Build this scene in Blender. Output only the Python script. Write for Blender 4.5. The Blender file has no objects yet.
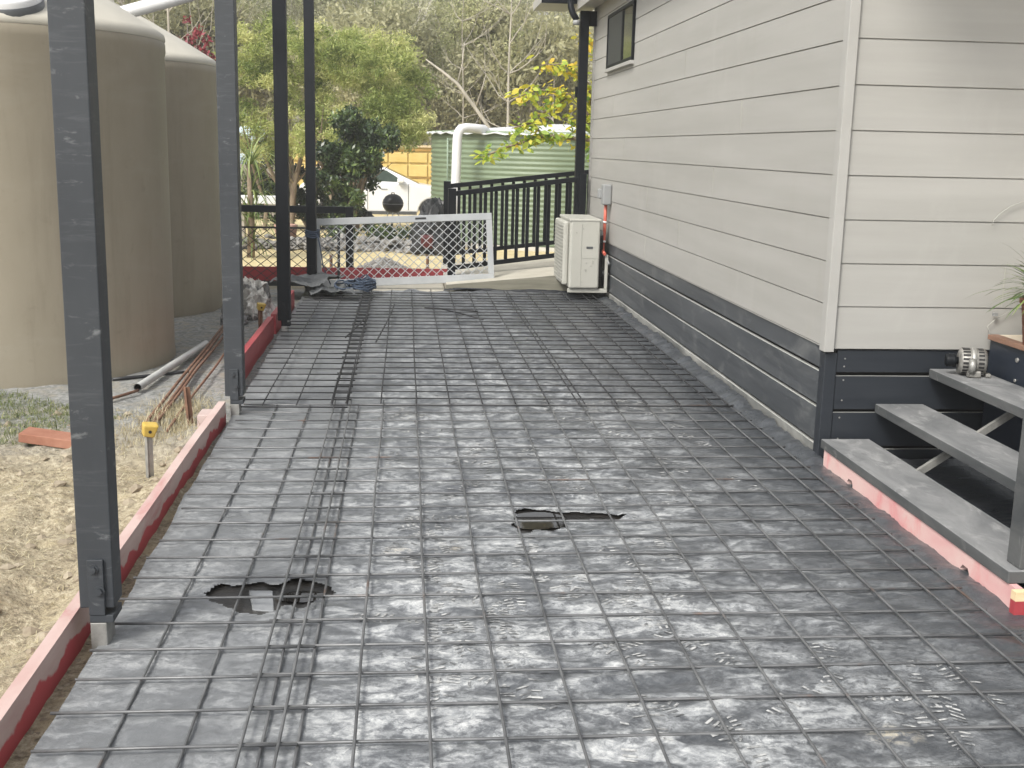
import bpy, bmesh, math, random
import numpy as np
from mathutils import Vector, Matrix, noise

S = bpy.context.scene
C = S.collection
R = math.radians
PI = math.pi

# ---------------------------------------------------------------- camera, sky, sun, exposure
cam_data = bpy.data.cameras.new("camera")
cam = bpy.data.objects.new("camera", cam_data)
C.objects.link(cam)
S.camera = cam
cam_data.sensor_width = 36.0
cam_data.lens = 36.0 * 1160.2 / 1024.0
cam_data.clip_end = 1000.0
YAW, PITCH, ROLL = 0.0941, 0.2010, 0.0228
_f = Vector((math.sin(YAW) * math.cos(PITCH), math.cos(YAW) * math.cos(PITCH), -math.sin(PITCH)))
_r = Vector((math.cos(YAW), -math.sin(YAW), 0))
_u = _r.cross(_f)
_r2 = math.cos(ROLL) * _r + math.sin(ROLL) * _u
_u2 = -math.sin(ROLL) * _r + math.cos(ROLL) * _u
_m = Matrix((_r2, _u2, -_f)).transposed().to_4x4()
_m.translation = Vector((0, 0, 1.55))
cam.matrix_world = _m

SUN_EL, SUN_AZ = 47.0, 222.0          # azimuth clockwise from +Y
world = bpy.data.worlds.new("World")
S.world = world
world.use_nodes = True
wn = world.node_tree.nodes
wl = world.node_tree.links
sky = wn.new("ShaderNodeTexSky")
sky.sky_type = 'NISHITA'
sky.sun_disc = False
sky.sun_elevation = R(SUN_EL)
sky.sun_rotation = R(SUN_AZ)
sky.air_density = 1.0
sky.dust_density = 4.0
sky.ozone_density = 1.0
hs = wn.new("ShaderNodeHueSaturation")
hs.inputs["Saturation"].default_value = 0.16
bg = wn["Background"]
bg.inputs["Strength"].default_value = 0.12
wl.new(sky.outputs[0], hs.inputs["Color"])
wl.new(hs.outputs[0], bg.inputs["Color"])

sun_data = bpy.data.lights.new("sun", 'SUN')
sun_data.energy = 1.5
sun_data.angle = R(16)
sun_data.color = (1.0, 0.95, 0.86)
sun = bpy.data.objects.new("sun", sun_data)
C.objects.link(sun)
_sd = Vector((math.sin(R(SUN_AZ)) * math.cos(R(SUN_EL)), math.cos(R(SUN_AZ)) * math.cos(R(SUN_EL)), math.sin(R(SUN_EL))))
sun.rotation_euler = _sd.to_track_quat('Z', 'Y').to_euler()
sun.location = (-6, -6, 12)

S.view_settings.view_transform = 'Standard'
S.view_settings.look = 'None'
S.view_settings.exposure = 1.10
S.view_settings.gamma = 1.0
S.view_settings.use_curve_mapping = False
S.render.engine = 'CYCLES'
S.cycles.max_bounces = 6
S.cycles.transparent_max_bounces = 8

rnd = random.Random(11)

# ---------------------------------------------------------------- materials
def nt(m):
    m.use_nodes = True
    n = m.node_tree.nodes
    return n, m.node_tree.links, n["Principled BSDF"]

def ramp(n, stops):
    r = n.new("ShaderNodeValToRGB")
    e = r.color_ramp.elements
    while len(e) < len(stops):
        e.new(0.5)
    for i, (p, c) in enumerate(stops):
        e[i].position = p
        e[i].color = (*c, 1) if len(c) == 3 else c
    return r

def g(v):
    return (v, v, v)

def M(name, c1, c2=None, scale=6.0, rough=0.6, metal=0.0, bump=0.0, bscale=40.0, stretch=(1, 1, 1), detail=6.0, lo=0.35, hi=0.65, spec=0.5,
      rough2=None, dist=0.0):
    m = bpy.data.materials.new(name)
    n, l, b = nt(m)
    if c2 is None:
        c2 = tuple(min(1, x * 1.25) for x in c1)
    tc = n.new("ShaderNodeTexCoord")
    mp = n.new("ShaderNodeMapping")
    mp.inputs["Scale"].default_value = stretch
    l.new(tc.outputs["Object"], mp.inputs[0])
    no = n.new("ShaderNodeTexNoise")
    no.inputs["Scale"].default_value = scale
    no.inputs["Detail"].default_value = detail
    no.inputs["Roughness"].default_value = 0.62
    no.inputs["Distortion"].default_value = dist
    l.new(mp.outputs[0], no.inputs["Vector"])
    rp = ramp(n, [(lo, c1), (hi, c2)])
    l.new(no.outputs["Fac"], rp.inputs[0])
    l.new(rp.outputs[0], b.inputs["Base Color"])
    b.inputs["Roughness"].default_value = rough
    b.inputs["Metallic"].default_value = metal
    b.inputs["Specular IOR Level"].default_value = spec
    if rough2 is not None:
        mr = n.new("ShaderNodeMapRange")
        mr.inputs[1].default_value = lo
        mr.inputs[2].default_value = hi
        mr.inputs[3].default_value = rough
        mr.inputs[4].default_value = rough2
        l.new(no.outputs["Fac"], mr.inputs[0])
        l.new(mr.outputs[0], b.inputs["Roughness"])
    if bump:
        nb = n.new("ShaderNodeTexNoise")
        nb.inputs["Scale"].default_value = bscale
        nb.inputs["Detail"].default_value = 5
        l.new(mp.outputs[0], nb.inputs["Vector"])
        bp = n.new("ShaderNodeBump")
        bp.inputs["Strength"].default_value = bump
        bp.inputs["Distance"].default_value = 0.01
        l.new(nb.outputs["Fac"], bp.inputs["Height"])
        l.new(bp.outputs[0], b.inputs["Normal"])
    return m

def mask_layer(m, col, scale, lo, hi, stretch=(1, 1, 1), amount=1.0, dist=0.5):
    """A stain or wear pattern of its own shape mixed over a material's colour."""
    n, l = m.node_tree.nodes, m.node_tree.links
    b = n["Principled BSDF"]
    src = b.inputs["Base Color"].links[0].from_socket
    tc = n.new("ShaderNodeTexCoord")
    mp = n.new("ShaderNodeMapping")
    mp.inputs["Scale"].default_value = stretch
    mp.inputs["Location"].default_value = (rnd.uniform(0, 20), rnd.uniform(0, 20), rnd.uniform(0, 20))
    l.new(tc.outputs["Object"], mp.inputs[0])
    no = n.new("ShaderNodeTexNoise")
    no.inputs["Scale"].default_value = scale
    no.inputs["Detail"].default_value = 8
    no.inputs["Roughness"].default_value = 0.65
    no.inputs["Distortion"].default_value = dist
    l.new(mp.outputs[0], no.inputs["Vector"])
    mr = n.new("ShaderNodeMapRange")
    mr.inputs[1].default_value = lo
    mr.inputs[2].default_value = hi
    mr.inputs[4].default_value = amount
    l.new(no.outputs["Fac"], mr.inputs[0])
    mx = n.new("ShaderNodeMix")
    mx.data_type = 'RGBA'
    l.new(mr.outputs[0], mx.inputs[0])
    l.new(src, mx.inputs[6])
    mx.inputs[7].default_value = (*col, 1)
    l.new(mx.outputs[2], b.inputs["Base Color"])
    return mx

def leaf_mat(name, cols, rough=0.55, trans=0.25):
    m = bpy.data.materials.new(name)
    n, l, b = nt(m)
    at = n.new("ShaderNodeAttribute")
    at.attribute_name = "tint"
    k = len(cols)
    rp = ramp(n, [(i / max(1, k - 1), c) for i, c in enumerate(cols)])
    oi = n.new("ShaderNodeObjectInfo")
    ad = n.new("ShaderNodeMath")
    ad.operation = 'MULTIPLY_ADD'
    ad.inputs[1].default_value = 0.22
    l.new(oi.outputs["Random"], ad.inputs[0])
    l.new(at.outputs["Fac"], ad.inputs[2])
    sb = n.new("ShaderNodeMath")
    sb.operation = 'SUBTRACT'
    sb.use_clamp = True
    l.new(ad.outputs[0], sb.inputs[0])
    sb.inputs[1].default_value = 0.11
    l.new(sb.outputs[0], rp.inputs[0])
    l.new(rp.outputs[0], b.inputs["Base Color"])
    b.inputs["Roughness"].default_value = rough
    if trans:
        tr = n.new("ShaderNodeBsdfTranslucent")
        l.new(rp.outputs[0], tr.inputs["Color"])
        mx = n.new("ShaderNodeMixShader")
        mx.inputs[0].default_value = trans
        l.new(b.outputs[0], mx.inputs[1])
        l.new(tr.outputs[0], mx.inputs[2])
        l.new(mx.outputs[0], n["Material Output"].inputs["Surface"])
    return m

WALL = M("wall_paint", (0.312, 0.3062, 0.2851), (0.3571, 0.3504, 0.3299), scale=1.3, rough=0.55, bump=0.06, bscale=90, stretch=(0.3, 0.3, 4.66))
mask_layer(WALL, (0.27, 0.255, 0.22), 3.0, 0.58, 0.85, (1, 1, 0.3), 0.45)
mask_layer(WALL, (0.42, 0.415, 0.39), 2.2, 0.56, 0.8, (1, 1, 0.6), 0.4)
WALL_SEAM = M("wall_seam", (0.30, 0.295, 0.265), rough=0.7)
TRIM = M("trim_paint", (0.3312, 0.3264, 0.3085), (0.3696, 0.3648, 0.3461), scale=3, rough=0.5)
SKIRT = M("skirting_paint", (0.046, 0.05152, 0.05796), (0.07176, 0.0782, 0.08556), scale=3, rough=0.42, stretch=(1, 0.2, 4), rough2=0.6, bump=0.06, bscale=60)
mask_layer(SKIRT, (0.22, 0.225, 0.22), 3.4, 0.52, 0.78, (0.5, 0.5, 1.2), 0.6, 1.2)
SKIRT_CLEAN = M("skirting_paint_clean", (0.01612, 0.01984, 0.02604), (0.02356, 0.0279, 0.03472), scale=3, rough=0.45, stretch=(0.2, 1, 4), bump=0.05, bscale=60)
SKIRT_DUST = M("skirting_dusty", (0.08, 0.085, 0.085), (0.30, 0.30, 0.28), scale=3.2, rough=0.7, stretch=(1, 0.5, 1.2), dist=1.0)
EDGE = M("board_pale_edge", (0.30, 0.31, 0.29), (0.38, 0.38, 0.36), scale=6, rough=0.7)  # pale grey for the top faces of the skirting boards
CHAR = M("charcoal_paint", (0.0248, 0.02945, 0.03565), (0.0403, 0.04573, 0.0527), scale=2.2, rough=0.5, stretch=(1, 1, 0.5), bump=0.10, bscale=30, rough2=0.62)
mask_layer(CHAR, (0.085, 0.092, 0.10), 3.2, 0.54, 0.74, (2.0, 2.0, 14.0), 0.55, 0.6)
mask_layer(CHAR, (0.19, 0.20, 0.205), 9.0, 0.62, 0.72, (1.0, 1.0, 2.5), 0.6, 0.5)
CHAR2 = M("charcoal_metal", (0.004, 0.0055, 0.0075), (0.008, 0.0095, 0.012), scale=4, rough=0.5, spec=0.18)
CHARDARK = M("charcoal_paint_dark", (0.00825, 0.01013, 0.01313), (0.01275, 0.015, 0.01875), scale=2, rough=0.55, spec=0.2)  # plain darker charcoal for the two far posts
GALV = M("galvanised_steel", (0.27, 0.27, 0.255), (0.38, 0.375, 0.355), scale=25, rough=0.5, metal=0.55, detail=4)
TREAD = M("tread_grey", (0.0396, 0.04392, 0.0468), (0.0864, 0.08928, 0.08928), scale=2.6, rough=0.75, stretch=(2.5, 0.8, 2), bump=0.1, bscale=50, dist=0.8)
mask_layer(TREAD, (0.32, 0.32, 0.31), 4.5, 0.6, 0.8, (1.5, 0.7, 1), 0.7, 1.5)
TREADTOP = M("tread_pale_top", (0.095, 0.1, 0.105), (0.21, 0.213, 0.2152), scale=2.6, rough=0.8, stretch=(2.5, 0.8, 2), bump=0.1, bscale=50, dist=0.8, lo=0.3, hi=0.7)  # paler, patchy grey for the top faces of the treads
mask_layer(TREADTOP, (0.36, 0.362, 0.358), 4.5, 0.54, 0.75, (1.5, 0.7, 1), 0.7, 1.5)
mask_layer(TREADTOP, (0.07, 0.075, 0.077), 3.5, 0.58, 0.75, (1.5, 0.5, 1), 0.7, 1.0)
RED = M("formwork_red", (0.27, 0.030, 0.038), (0.37, 0.055, 0.064), scale=5, rough=0.5, stretch=(1, 0.3, 2))
mask_layer(RED, (0.50, 0.27, 0.25), 4.0, 0.55, 0.8, (1, 0.35, 1), 0.6, 1.0)
def board_paint(name, zline):
    m = M(name, (0.44, 0.30, 0.275), (0.52, 0.41, 0.38), scale=5, rough=0.7, stretch=(1, 0.35, 2))
    mask_layer(m, (0.36, 0.09, 0.095), 3.0, 0.54, 0.68, (1, 0.4, 1), 0.75, 0.8)
    n, l = m.node_tree.nodes, m.node_tree.links
    bb = n["Principled BSDF"]
    src = bb.inputs["Base Color"].links[0].from_socket
    tc = n.new("ShaderNodeTexCoord")
    sp = n.new("ShaderNodeSeparateXYZ")
    l.new(tc.outputs["Object"], sp.inputs[0])
    no = n.new("ShaderNodeTexNoise")
    no.inputs["Scale"].default_value = 5.0
    no.inputs["Detail"].default_value = 6
    l.new(tc.outputs["Object"], no.inputs["Vector"])
    ma = n.new("ShaderNodeMath")
    ma.operation = 'MULTIPLY_ADD'
    l.new(no.outputs["Fac"], ma.inputs[0])
    ma.inputs[1].default_value = -0.16
    l.new(sp.outputs["Z"], ma.inputs[2])
    mr = n.new("ShaderNodeMapRange")
    mr.inputs[1].default_value = zline - 0.075
    mr.inputs[2].default_value = zline - 0.085
    l.new(ma.outputs[0], mr.inputs[0])
    mx = n.new("ShaderNodeMix")
    mx.data_type = 'RGBA'
    l.new(mr.outputs[0], mx.inputs[0])
    l.new(src, mx.inputs[6])
    mx.inputs[7].default_value = (0.42, 0.06, 0.07, 1)
    l.new(mx.outputs[2], bb.inputs["Base Color"])
    return m
REDPALE = M("formwork_faded", (0.40, 0.29, 0.27), (0.50, 0.41, 0.385), scale=4, rough=0.7, stretch=(1, 0.3, 2))
mask_layer(REDPALE, (0.50, 0.10, 0.11), 3.0, 0.58, 0.72, (1, 0.3, 1), 0.8, 1.0)
REDSHADE = M("formwork_red_shaded", (0.17, 0.018, 0.026), (0.24, 0.03, 0.04), scale=5, rough=0.6, stretch=(0.3, 1, 2))  # formwork red with the rear board's shade put into the colour
PINK = M("formwork_pink", (0.58, 0.32, 0.315), (0.62, 0.44, 0.41), scale=3, rough=0.65, stretch=(1, 0.8, 1), dist=1)
mask_layer(PINK, (0.60, 0.12, 0.13), 5.0, 0.52, 0.72, (1, 1.0, 0.5), 0.75, 0.6)
mask_layer(PINK, (0.62, 0.52, 0.47), 3.0, 0.55, 0.7, (1, 0.8, 0.5), 0.7, 0.6)
RAWPLY = M("raw_timber", (0.62, 0.47, 0.27), (0.70, 0.56, 0.36), scale=9, rough=0.7, stretch=(1, 1, 6))
BAR = M("bar_steel", (0.085, 0.088, 0.092), (0.19, 0.194, 0.198), scale=6, rough=0.45, metal=0.35)
mask_layer(BAR, (0.17, 0.085, 0.045), 2.6, 0.62, 0.74, (1, 1, 1), 0.8, 0.0)
BARDARK = M("bar_steel_dark", (0.022, 0.023, 0.025), (0.05, 0.05, 0.053), scale=6, rough=0.55, metal=0.2, spec=0.3)
RUST = M("rusty_steel", (0.11, 0.055, 0.035), (0.22, 0.12, 0.075), scale=14, rough=0.8)
TANK = M("tank_beige", (0.2301, 0.2029, 0.151), (0.2803, 0.2503, 0.1918), scale=1.4, rough=0.48, stretch=(1, 1, 0.5), detail=8)
mask_layer(TANK, (0.12, 0.10, 0.072), 3.0, 0.52, 0.80, (2.2, 2.2, 0.22), 0.38)
mask_layer(TANK, (0.30, 0.275, 0.22), 2.4, 0.52, 0.75, (0.5, 0.5, 1.6), 0.55)
mask_layer(TANK, (0.14, 0.118, 0.085), 8.0, 0.60, 0.78, (1, 1, 1), 0.4)
TANKROOF = M("tank_roof_skylit", (0.44, 0.42, 0.36), (0.50, 0.475, 0.41), scale=2.0, rough=0.5)  # skylight falling on the roofs is put into this paler colour
WHITEP = M("white_pvc", (0.62, 0.63, 0.64), (0.68, 0.68, 0.68), scale=2, rough=0.35)
ACW = M("ac_cream", (0.40, 0.397, 0.357), (0.43, 0.427, 0.387), scale=2, rough=0.42)
ACD = M("ac_grille_grey", (0.30, 0.30, 0.27), (0.36, 0.36, 0.33), scale=2, rough=0.5)
DARKV = M("dark_void", (0.012, 0.012, 0.013), rough=0.7)
GREYP = M("grey_plastic", (0.2376, 0.2448, 0.2448), (0.2736, 0.2808, 0.2808), scale=6, rough=0.45)
BADGE = M("dark_badge", (0.07, 0.075, 0.08), rough=0.4)
CONDUIT = M("orange_conduit", (0.50, 0.10, 0.07), (0.58, 0.15, 0.10), scale=10, rough=0.5)
SILVER = M("silver_frame", (0.33, 0.345, 0.355), (0.385, 0.40, 0.41), scale=6, rough=0.4, metal=0.1)
BLACKM = M("black_wire", (0.015, 0.016, 0.018), rough=0.45)
CONC = M("ramp_concrete", (0.38, 0.36, 0.30), (0.46, 0.435, 0.37), scale=5, rough=0.8, bump=0.15, bscale=60)
OLIVE = M("ramp_edge_timber", (0.155, 0.15, 0.115), (0.24, 0.23, 0.185), scale=4, rough=0.75, stretch=(0.4, 1, 4))
GREEN = M("tank_green", (0.145, 0.19, 0.12), (0.172, 0.22, 0.142), scale=2, rough=0.45)
ZINC = M("zincalume", (0.58, 0.61, 0.60), (0.68, 0.70, 0.69), scale=5, rough=0.45, metal=0.2)
YELLOW = M("yellow_panel", (0.532, 0.39, 0.117), (0.608, 0.46, 0.169), scale=2.5, rough=0.6, stretch=(1, 1, 2))
mask_layer(YELLOW, (0.38, 0.20, 0.05), 4, 0.6, 0.75, (1, 1, 0.5), 0.7)
CARW = M("car_white", (0.74, 0.75, 0.76), (0.78, 0.79, 0.79), scale=1, rough=0.22)
TYRE = M("tyre_rubber", (0.02, 0.02, 0.021), rough=0.8)
RIM = M("rim_alloy", (0.42, 0.43, 0.44), rough=0.35, metal=0.7)
ENAMEL = M("black_enamel", (0.008, 0.0085, 0.009), rough=0.35, spec=0.3)
TARP = M("black_tarpaulin", (0.006, 0.007, 0.008), (0.02, 0.022, 0.024), scale=5, rough=0.4, spec=0.35)
SHEETG = M("dusty_black_plastic", (0.054, 0.06, 0.063), (0.144, 0.15, 0.153), scale=5, rough=0.42, dist=1)
ROPE = M("blue_rope", (0.027, 0.042, 0.072), (0.054, 0.078, 0.12), scale=20, rough=0.8)
BAGM = M("clear_plastic_bag", (0.30, 0.29, 0.27), (0.62, 0.61, 0.58), scale=9, rough=0.3, dist=1.0)
mask_layer(BAGM, (0.06, 0.06, 0.06), 5, 0.55, 0.62, (1, 1, 1), 0.9)
TERRA = M("terracotta_plank", (0.25, 0.105, 0.065), (0.34, 0.165, 0.11), scale=8, rough=0.8, bump=0.1)
CAPY = M("yellow_cap", (0.48, 0.33, 0.06), (0.54, 0.39, 0.10), scale=30, rough=0.5)
STONE = M("rubble_stone", (0.1224, 0.1152, 0.1044), (0.288, 0.2772, 0.2592), scale=7, rough=0.85)
ALU = M("alternator_alloy", (0.12, 0.116, 0.108), (0.336, 0.328, 0.304), scale=30, rough=0.5, metal=0.5)
NAVY = M("navy_fascia", (0.0154, 0.021, 0.0315), (0.0238, 0.0294, 0.042), scale=3, rough=0.4)
TIMBER = M("brown_timber", (0.19, 0.105, 0.07), (0.25, 0.145, 0.10), scale=6, rough=0.6)
PLY = M("dusty_ply", (0.50, 0.43, 0.33), (0.60, 0.53, 0.43), scale=5, rough=0.8)
BARK = M("bark_brown", (0.14, 0.10, 0.07), (0.27, 0.215, 0.155), scale=7, rough=0.9, stretch=(2, 2, 0.5))
BARKPALE = M("bark_pale_gum", (0.42, 0.39, 0.33), (0.60, 0.57, 0.50), scale=3, rough=0.8, stretch=(2, 2, 0.4))
BARKMID = M("bark_weathered", (0.25, 0.23, 0.19), (0.42, 0.39, 0.33), scale=3, rough=0.85, stretch=(2, 2, 0.4))
BARKGREY = M("bark_grey", (0.20, 0.18, 0.15), (0.34, 0.31, 0.27), scale=3, rough=0.9, stretch=(2, 2, 0.4))
REDENG = M("red_machine", (0.06, 0.006, 0.0072), rough=0.4)
MUD = M("wet_mud", (0.008, 0.008, 0.008), (0.03, 0.027, 0.024), scale=12, rough=0.4, bump=0.4, bscale=40)
SCREEN = M("dark_flyscreen", (0.022, 0.025, 0.03), (0.032, 0.035, 0.04), scale=3, rough=0.45, stretch=(1, 14, 1))

GLASS = bpy.data.materials.new("window_glass")
_n, _l, _b = nt(GLASS)
_b.inputs["Base Color"].default_value = (0.03, 0.035, 0.035, 1)
_b.inputs["Roughness"].default_value = 0.06
_b.inputs["Specular IOR Level"].default_value = 1.0
_b.inputs["IOR"].default_value = 2.2
WATER = bpy.data.materials.new("puddle_water")
_n, _l, _b = nt(WATER)
_b.inputs["Base Color"].default_value = (0.012, 0.011, 0.010, 1)
_b.inputs["Roughness"].default_value = 0.04
_b.inputs["IOR"].default_value = 1.6

# ---------------------------------------------------------------- mesh helpers
class MB:
    def __init__(self):
        self.v, self.f, self.mi, self.sm = [], [], [], []

    def add(self, vs, fs, mi=0, smooth=False):
        o = len(self.v)
        self.v += [tuple(p) for p in vs]
        for f in fs:
            self.f.append(tuple(i + o for i in f))
            self.mi.append(mi)
            self.sm.append(smooth)
        return self

    def box(self, x0, y0, z0, x1, y1, z1, mi=0, top=None, mat=None):
        vs = [(x0, y0, z0), (x1, y0, z0), (x1, y1, z0), (x0, y1, z0), (x0, y0, z1), (x1, y0, z1), (x1, y1, z1), (x0, y1, z1)]
        if mat is not None:
            vs = [mat @ Vector(p) for p in vs]
        fs = [(0, 3, 2, 1), (4, 5, 6, 7), (0, 1, 5, 4), (1, 2, 6, 5), (2, 3, 7, 6), (3, 0, 4, 7)]
        self.add(vs, fs, mi)
        if top is not None:
            self.mi[-5] = top
        return self

    def hexa(self, b, t, mi=0):
        """Eight corners: four below, four above."""
        return self.add(list(b) + list(t), [(0, 3, 2, 1), (4, 5, 6, 7), (0, 1, 5, 4), (1, 2, 6, 5), (2, 3, 7, 6), (3, 0, 4, 7)], mi)

    def tube(self, pts, r, n=8, mi=0, cap=True, smooth=True):
        pts = [Vector(p) for p in pts]
        k = len(pts)
        rs = r if isinstance(r, (list, tuple)) else [r] * k
        vs, fs = [], []
        t0 = (pts[1] - pts[0]).normalized()
        ref = Vector((0, 0, 1)) if abs(t0.z) < 0.9 else Vector((1, 0, 0))
        a = t0.cross(ref).normalized()
        for i in range(k):
            t = (pts[min(i + 1, k - 1)] - pts[max(i - 1, 0)]).normalized()
            a = (a - t * a.dot(t))
            a = a.normalized() if a.length > 1e-6 else t.orthogonal().normalized()
            b = t.cross(a)
            for j in range(n):
                an = 2 * PI * j / n
                vs.append(pts[i] + (a * math.cos(an) + b * math.sin(an)) * rs[i])
        for i in range(k - 1):
            for j in range(n):
                j2 = (j + 1) % n
                fs.append((i * n + j, i * n + j2, (i + 1) * n + j2, (i + 1) * n + j))
        self.add(vs, fs, mi, smooth)
        if cap:
            o = len(self.v) - k * n
            self.f.append(tuple(o + j for j in reversed(range(n))))
            self.f.append(tuple(o + (k - 1) * n + j for j in range(n)))
            self.mi += [mi, mi]
            self.sm += [False, False]
        return self

    def lathe(self, prof, n=32, mi=0, mat=None, smooth=True):
        """prof: (radius, height) pairs; axis z, or as mat turns it."""
        vs, fs = [], []
        for (r, z) in prof:
            for j in range(n):
                an = 2 * PI * j / n
                p = Vector((r * math.cos(an), r * math.sin(an), z))
                vs.append(mat @ p if mat is not None else p)
        for i in range(len(prof) - 1):
            for j in range(n):
                j2 = (j + 1) % n
                fs.append((i * n + j, i * n + j2, (i + 1) * n + j2, (i + 1) * n + j))
        return self.add(vs, fs, mi, smooth)

    def prism(self, poly, a, b, axis='x', mi=0):
        """A closed outline in the plane across axis, pushed from a to b."""
        k = len(poly)
        def p(u, w, t):
            return (t, u, w) if axis == 'x' else ((u, t, w) if axis == 'y' else (u, w, t))
        vs = [p(u, w, a) for u, w in poly] + [p(u, w, b) for u, w in poly]
        fs = [tuple(range(k)), tuple(reversed(range(k, 2 * k)))]
        fs += [(i, i + k, (i + 1) % k + k, (i + 1) % k) for i in range(k)]
        return self.add(vs, fs, mi)

    def build(self, name, mats, parent=None, bevel=0.0, fixn=False, seg=2, attr=None):
        me = bpy.data.meshes.new(name)
        me.from_pydata(self.v, [], self.f)
        if not isinstance(mats, (list, tuple)):
            mats = [mats]
        for m in mats:
            me.materials.append(m)
        if me.polygons:
            me.polygons.foreach_set("material_index", self.mi)
            me.polygons.foreach_set("use_smooth", self.sm)
        if fixn:
            bm = bmesh.new()
            bm.from_mesh(me)
            bmesh.ops.recalc_face_normals(bm, faces=bm.faces)
            bm.to_mesh(me)
            bm.free()
        if attr is not None:
            at = me.attributes.new("tint", 'FLOAT', 'POINT')
            at.data.foreach_set("value", attr)
        me.update()
        o = bpy.data.objects.new(name, me)
        C.objects.link(o)
        if parent is not None:
            o.parent = parent
        if bevel:
            bv = o.modifiers.new("bevel", 'BEVEL')
            bv.width = bevel
            bv.segments = seg
            bv.limit_method = 'ANGLE'
            bv.angle_limit = R(40)
        return o

def tag(o, label, cat, group=None):
    o["label"] = label
    o["category"] = cat
    if group:
        o["group"] = group
    return o

def thing(name, label, cat, loc=(0, 0, 0), rz=0.0, group=None):
    o = bpy.data.objects.new(name, None)
    C.objects.link(o)
    o.empty_display_size = 0.1
    o.location = loc
    o.rotation_euler = (0, 0, rz)
    return tag(o, label, cat, group)

def struct(o):
    o["kind"] = "structure"
    return o

def stuff(o):
    o["kind"] = "stuff"
    return o

def nz(x, y, z=0.0):
    return noise.noise(Vector((x, y, z)))

def sstep(a, b, x):
    t = min(1.0, max(0.0, (x - a) / (b - a)))
    return t * t * (3 - 2 * t)

def in_poly(x, y, poly):
    c = False
    k = len(poly)
    for i in range(k):
        x1, y1 = poly[i]
        x2, y2 = poly[(i + 1) % k]
        if (y1 > y) != (y2 > y) and x < (x2 - x1) * (y - y1) / (y2 - y1) + x1:
            c = not c
    return c

# ---------------------------------------------------------------- ground
def ground_z(x, y):
    z = -0.05
    if -1.0 < x and y < 12.6:
        z = -0.04
    z -= 0.018 * max(0, min(y, 32) - 14)
    if y > 40:
        d = y - 40
        z += 15.0 * (1 - math.exp(-(d / 60.0) ** 1.5)) + nz(x * 0.05, y * 0.05) * 0.8
    if -8 < x < -0.99 and y < 13:
        rough = 1.0 - 0.75 * sstep(6.0, 7.2, y)
        fade = sstep(-0.97, -1.12, x)
        z += fade * rough * (0.045 * nz(x * 2.4, y * 2.4) + 0.034 * nz(x * 8, y * 8, 3) + 0.016 * nz(x * 19, y * 19, 7) + 0.018)
        # a scraped hollow beside the near board
        z -= 0.05 * math.exp(-(((x + 1.25) / 0.14) ** 2 + ((y - 3.75) / 0.35) ** 2)) * rough
        z += fade * 0.045 * sstep(-1.30, -1.09, x) * (0.4 + 1.2 * abs(nz(3, y * 1.7))) * rough
        z += 0.04 * math.exp(-(((x + 1.62) / 0.25) ** 2 + ((y - 4.1) / 0.5) ** 2)) * rough
    elif y > 12.6:
        z += 0.012 * nz(x * 1.5, y * 1.5)
    return z

def axis_coords(parts):
    out = []
    for a, b, s in parts:
        k = max(1, int(round((b - a) / s)))
        out += [a + (b - a) * i / k for i in range(k)]
    out.append(parts[-1][1])
    return out

gx = axis_coords([(-100, -60, 10), (-60, -12, 4), (-12, -3.4, 0.6), (-3.4, -0.9, 0.028), (-0.9, 4, 0.5), (4, 12, 2), (12, 60, 6), (60, 100, 10)])
gy = axis_coords([(-24, -6, 6), (-6, 2.4, 0.8), (2.4, 7.5, 0.028), (7.5, 12.8, 0.12), (12.8, 20, 0.4), (20, 40, 2), (40, 130, 5), (130, 150, 10)])
b = MB()
W_ = len(gx)
vs = [(x, y, ground_z(x, y)) for y in gy for x in gx]
fs = [(j * W_ + i, j * W_ + i + 1, (j + 1) * W_ + i + 1, (j + 1) * W_ + i) for j in range(len(gy) - 1) for i in range(W_ - 1)]
b.add(vs, fs, 0, True)

GROUND = bpy.data.materials.new("ground_soil")
n, l, pb = nt(GROUND)
geo = n.new("ShaderNodeNewGeometry")
sep = n.new("ShaderNodeSeparateXYZ")
l.new(geo.outputs["Position"], sep.inputs[0])
def nnoise(scale, detail=6, rough=0.6, vec=None, dist=0.0):
    t = n.new("ShaderNodeTexNoise")
    t.inputs["Scale"].default_value = scale
    t.inputs["Detail"].default_value = detail
    t.inputs["Roughness"].default_value = rough
    t.inputs["Distortion"].default_value = dist
    l.new(vec or geo.outputs["Position"], t.inputs["Vector"])
    return t.outputs["Fac"]
def nmix(fac, a, bb):
    mx = n.new("ShaderNodeMix")
    mx.data_type = 'RGBA'
    l.new(fac, mx.inputs[0])
    for i, c in ((6, a), (7, bb)):
        if isinstance(c, tuple):
            mx.inputs[i].default_value = (*c, 1)
        else:
            l.new(c, mx.inputs[i])
    return mx.outputs[2]
def nrange(val, a, bb, lo=0.0, hi=1.0, add=None, amp=0.0):
    if add is not None:
        ma = n.new("ShaderNodeMath")
        ma.operation = 'MULTIPLY_ADD'
        l.new(add, ma.inputs[0])
        ma.inputs[1].default_value = amp
        l.new(val, ma.inputs[2])
        val = ma.outputs[0]
    mr = n.new("ShaderNodeMapRange")
    mr.inputs[1].default_value = a
    mr.inputs[2].default_value = bb
    mr.inputs[3].default_value = lo
    mr.inputs[4].default_value = hi
    l.new(val, mr.inputs[0])
    return mr.outputs[0]
def nmul(a, c):
    ma = n.new("ShaderNodeMath")
    ma.operation = 'MULTIPLY'
    l.new(a, ma.inputs[0])
    l.new(c, ma.inputs[1])
    return ma.outputs[0]
fine = nnoise(38, 6, 0.7)
mid = nnoise(5, 6, 0.65, None, 0.6)
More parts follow.
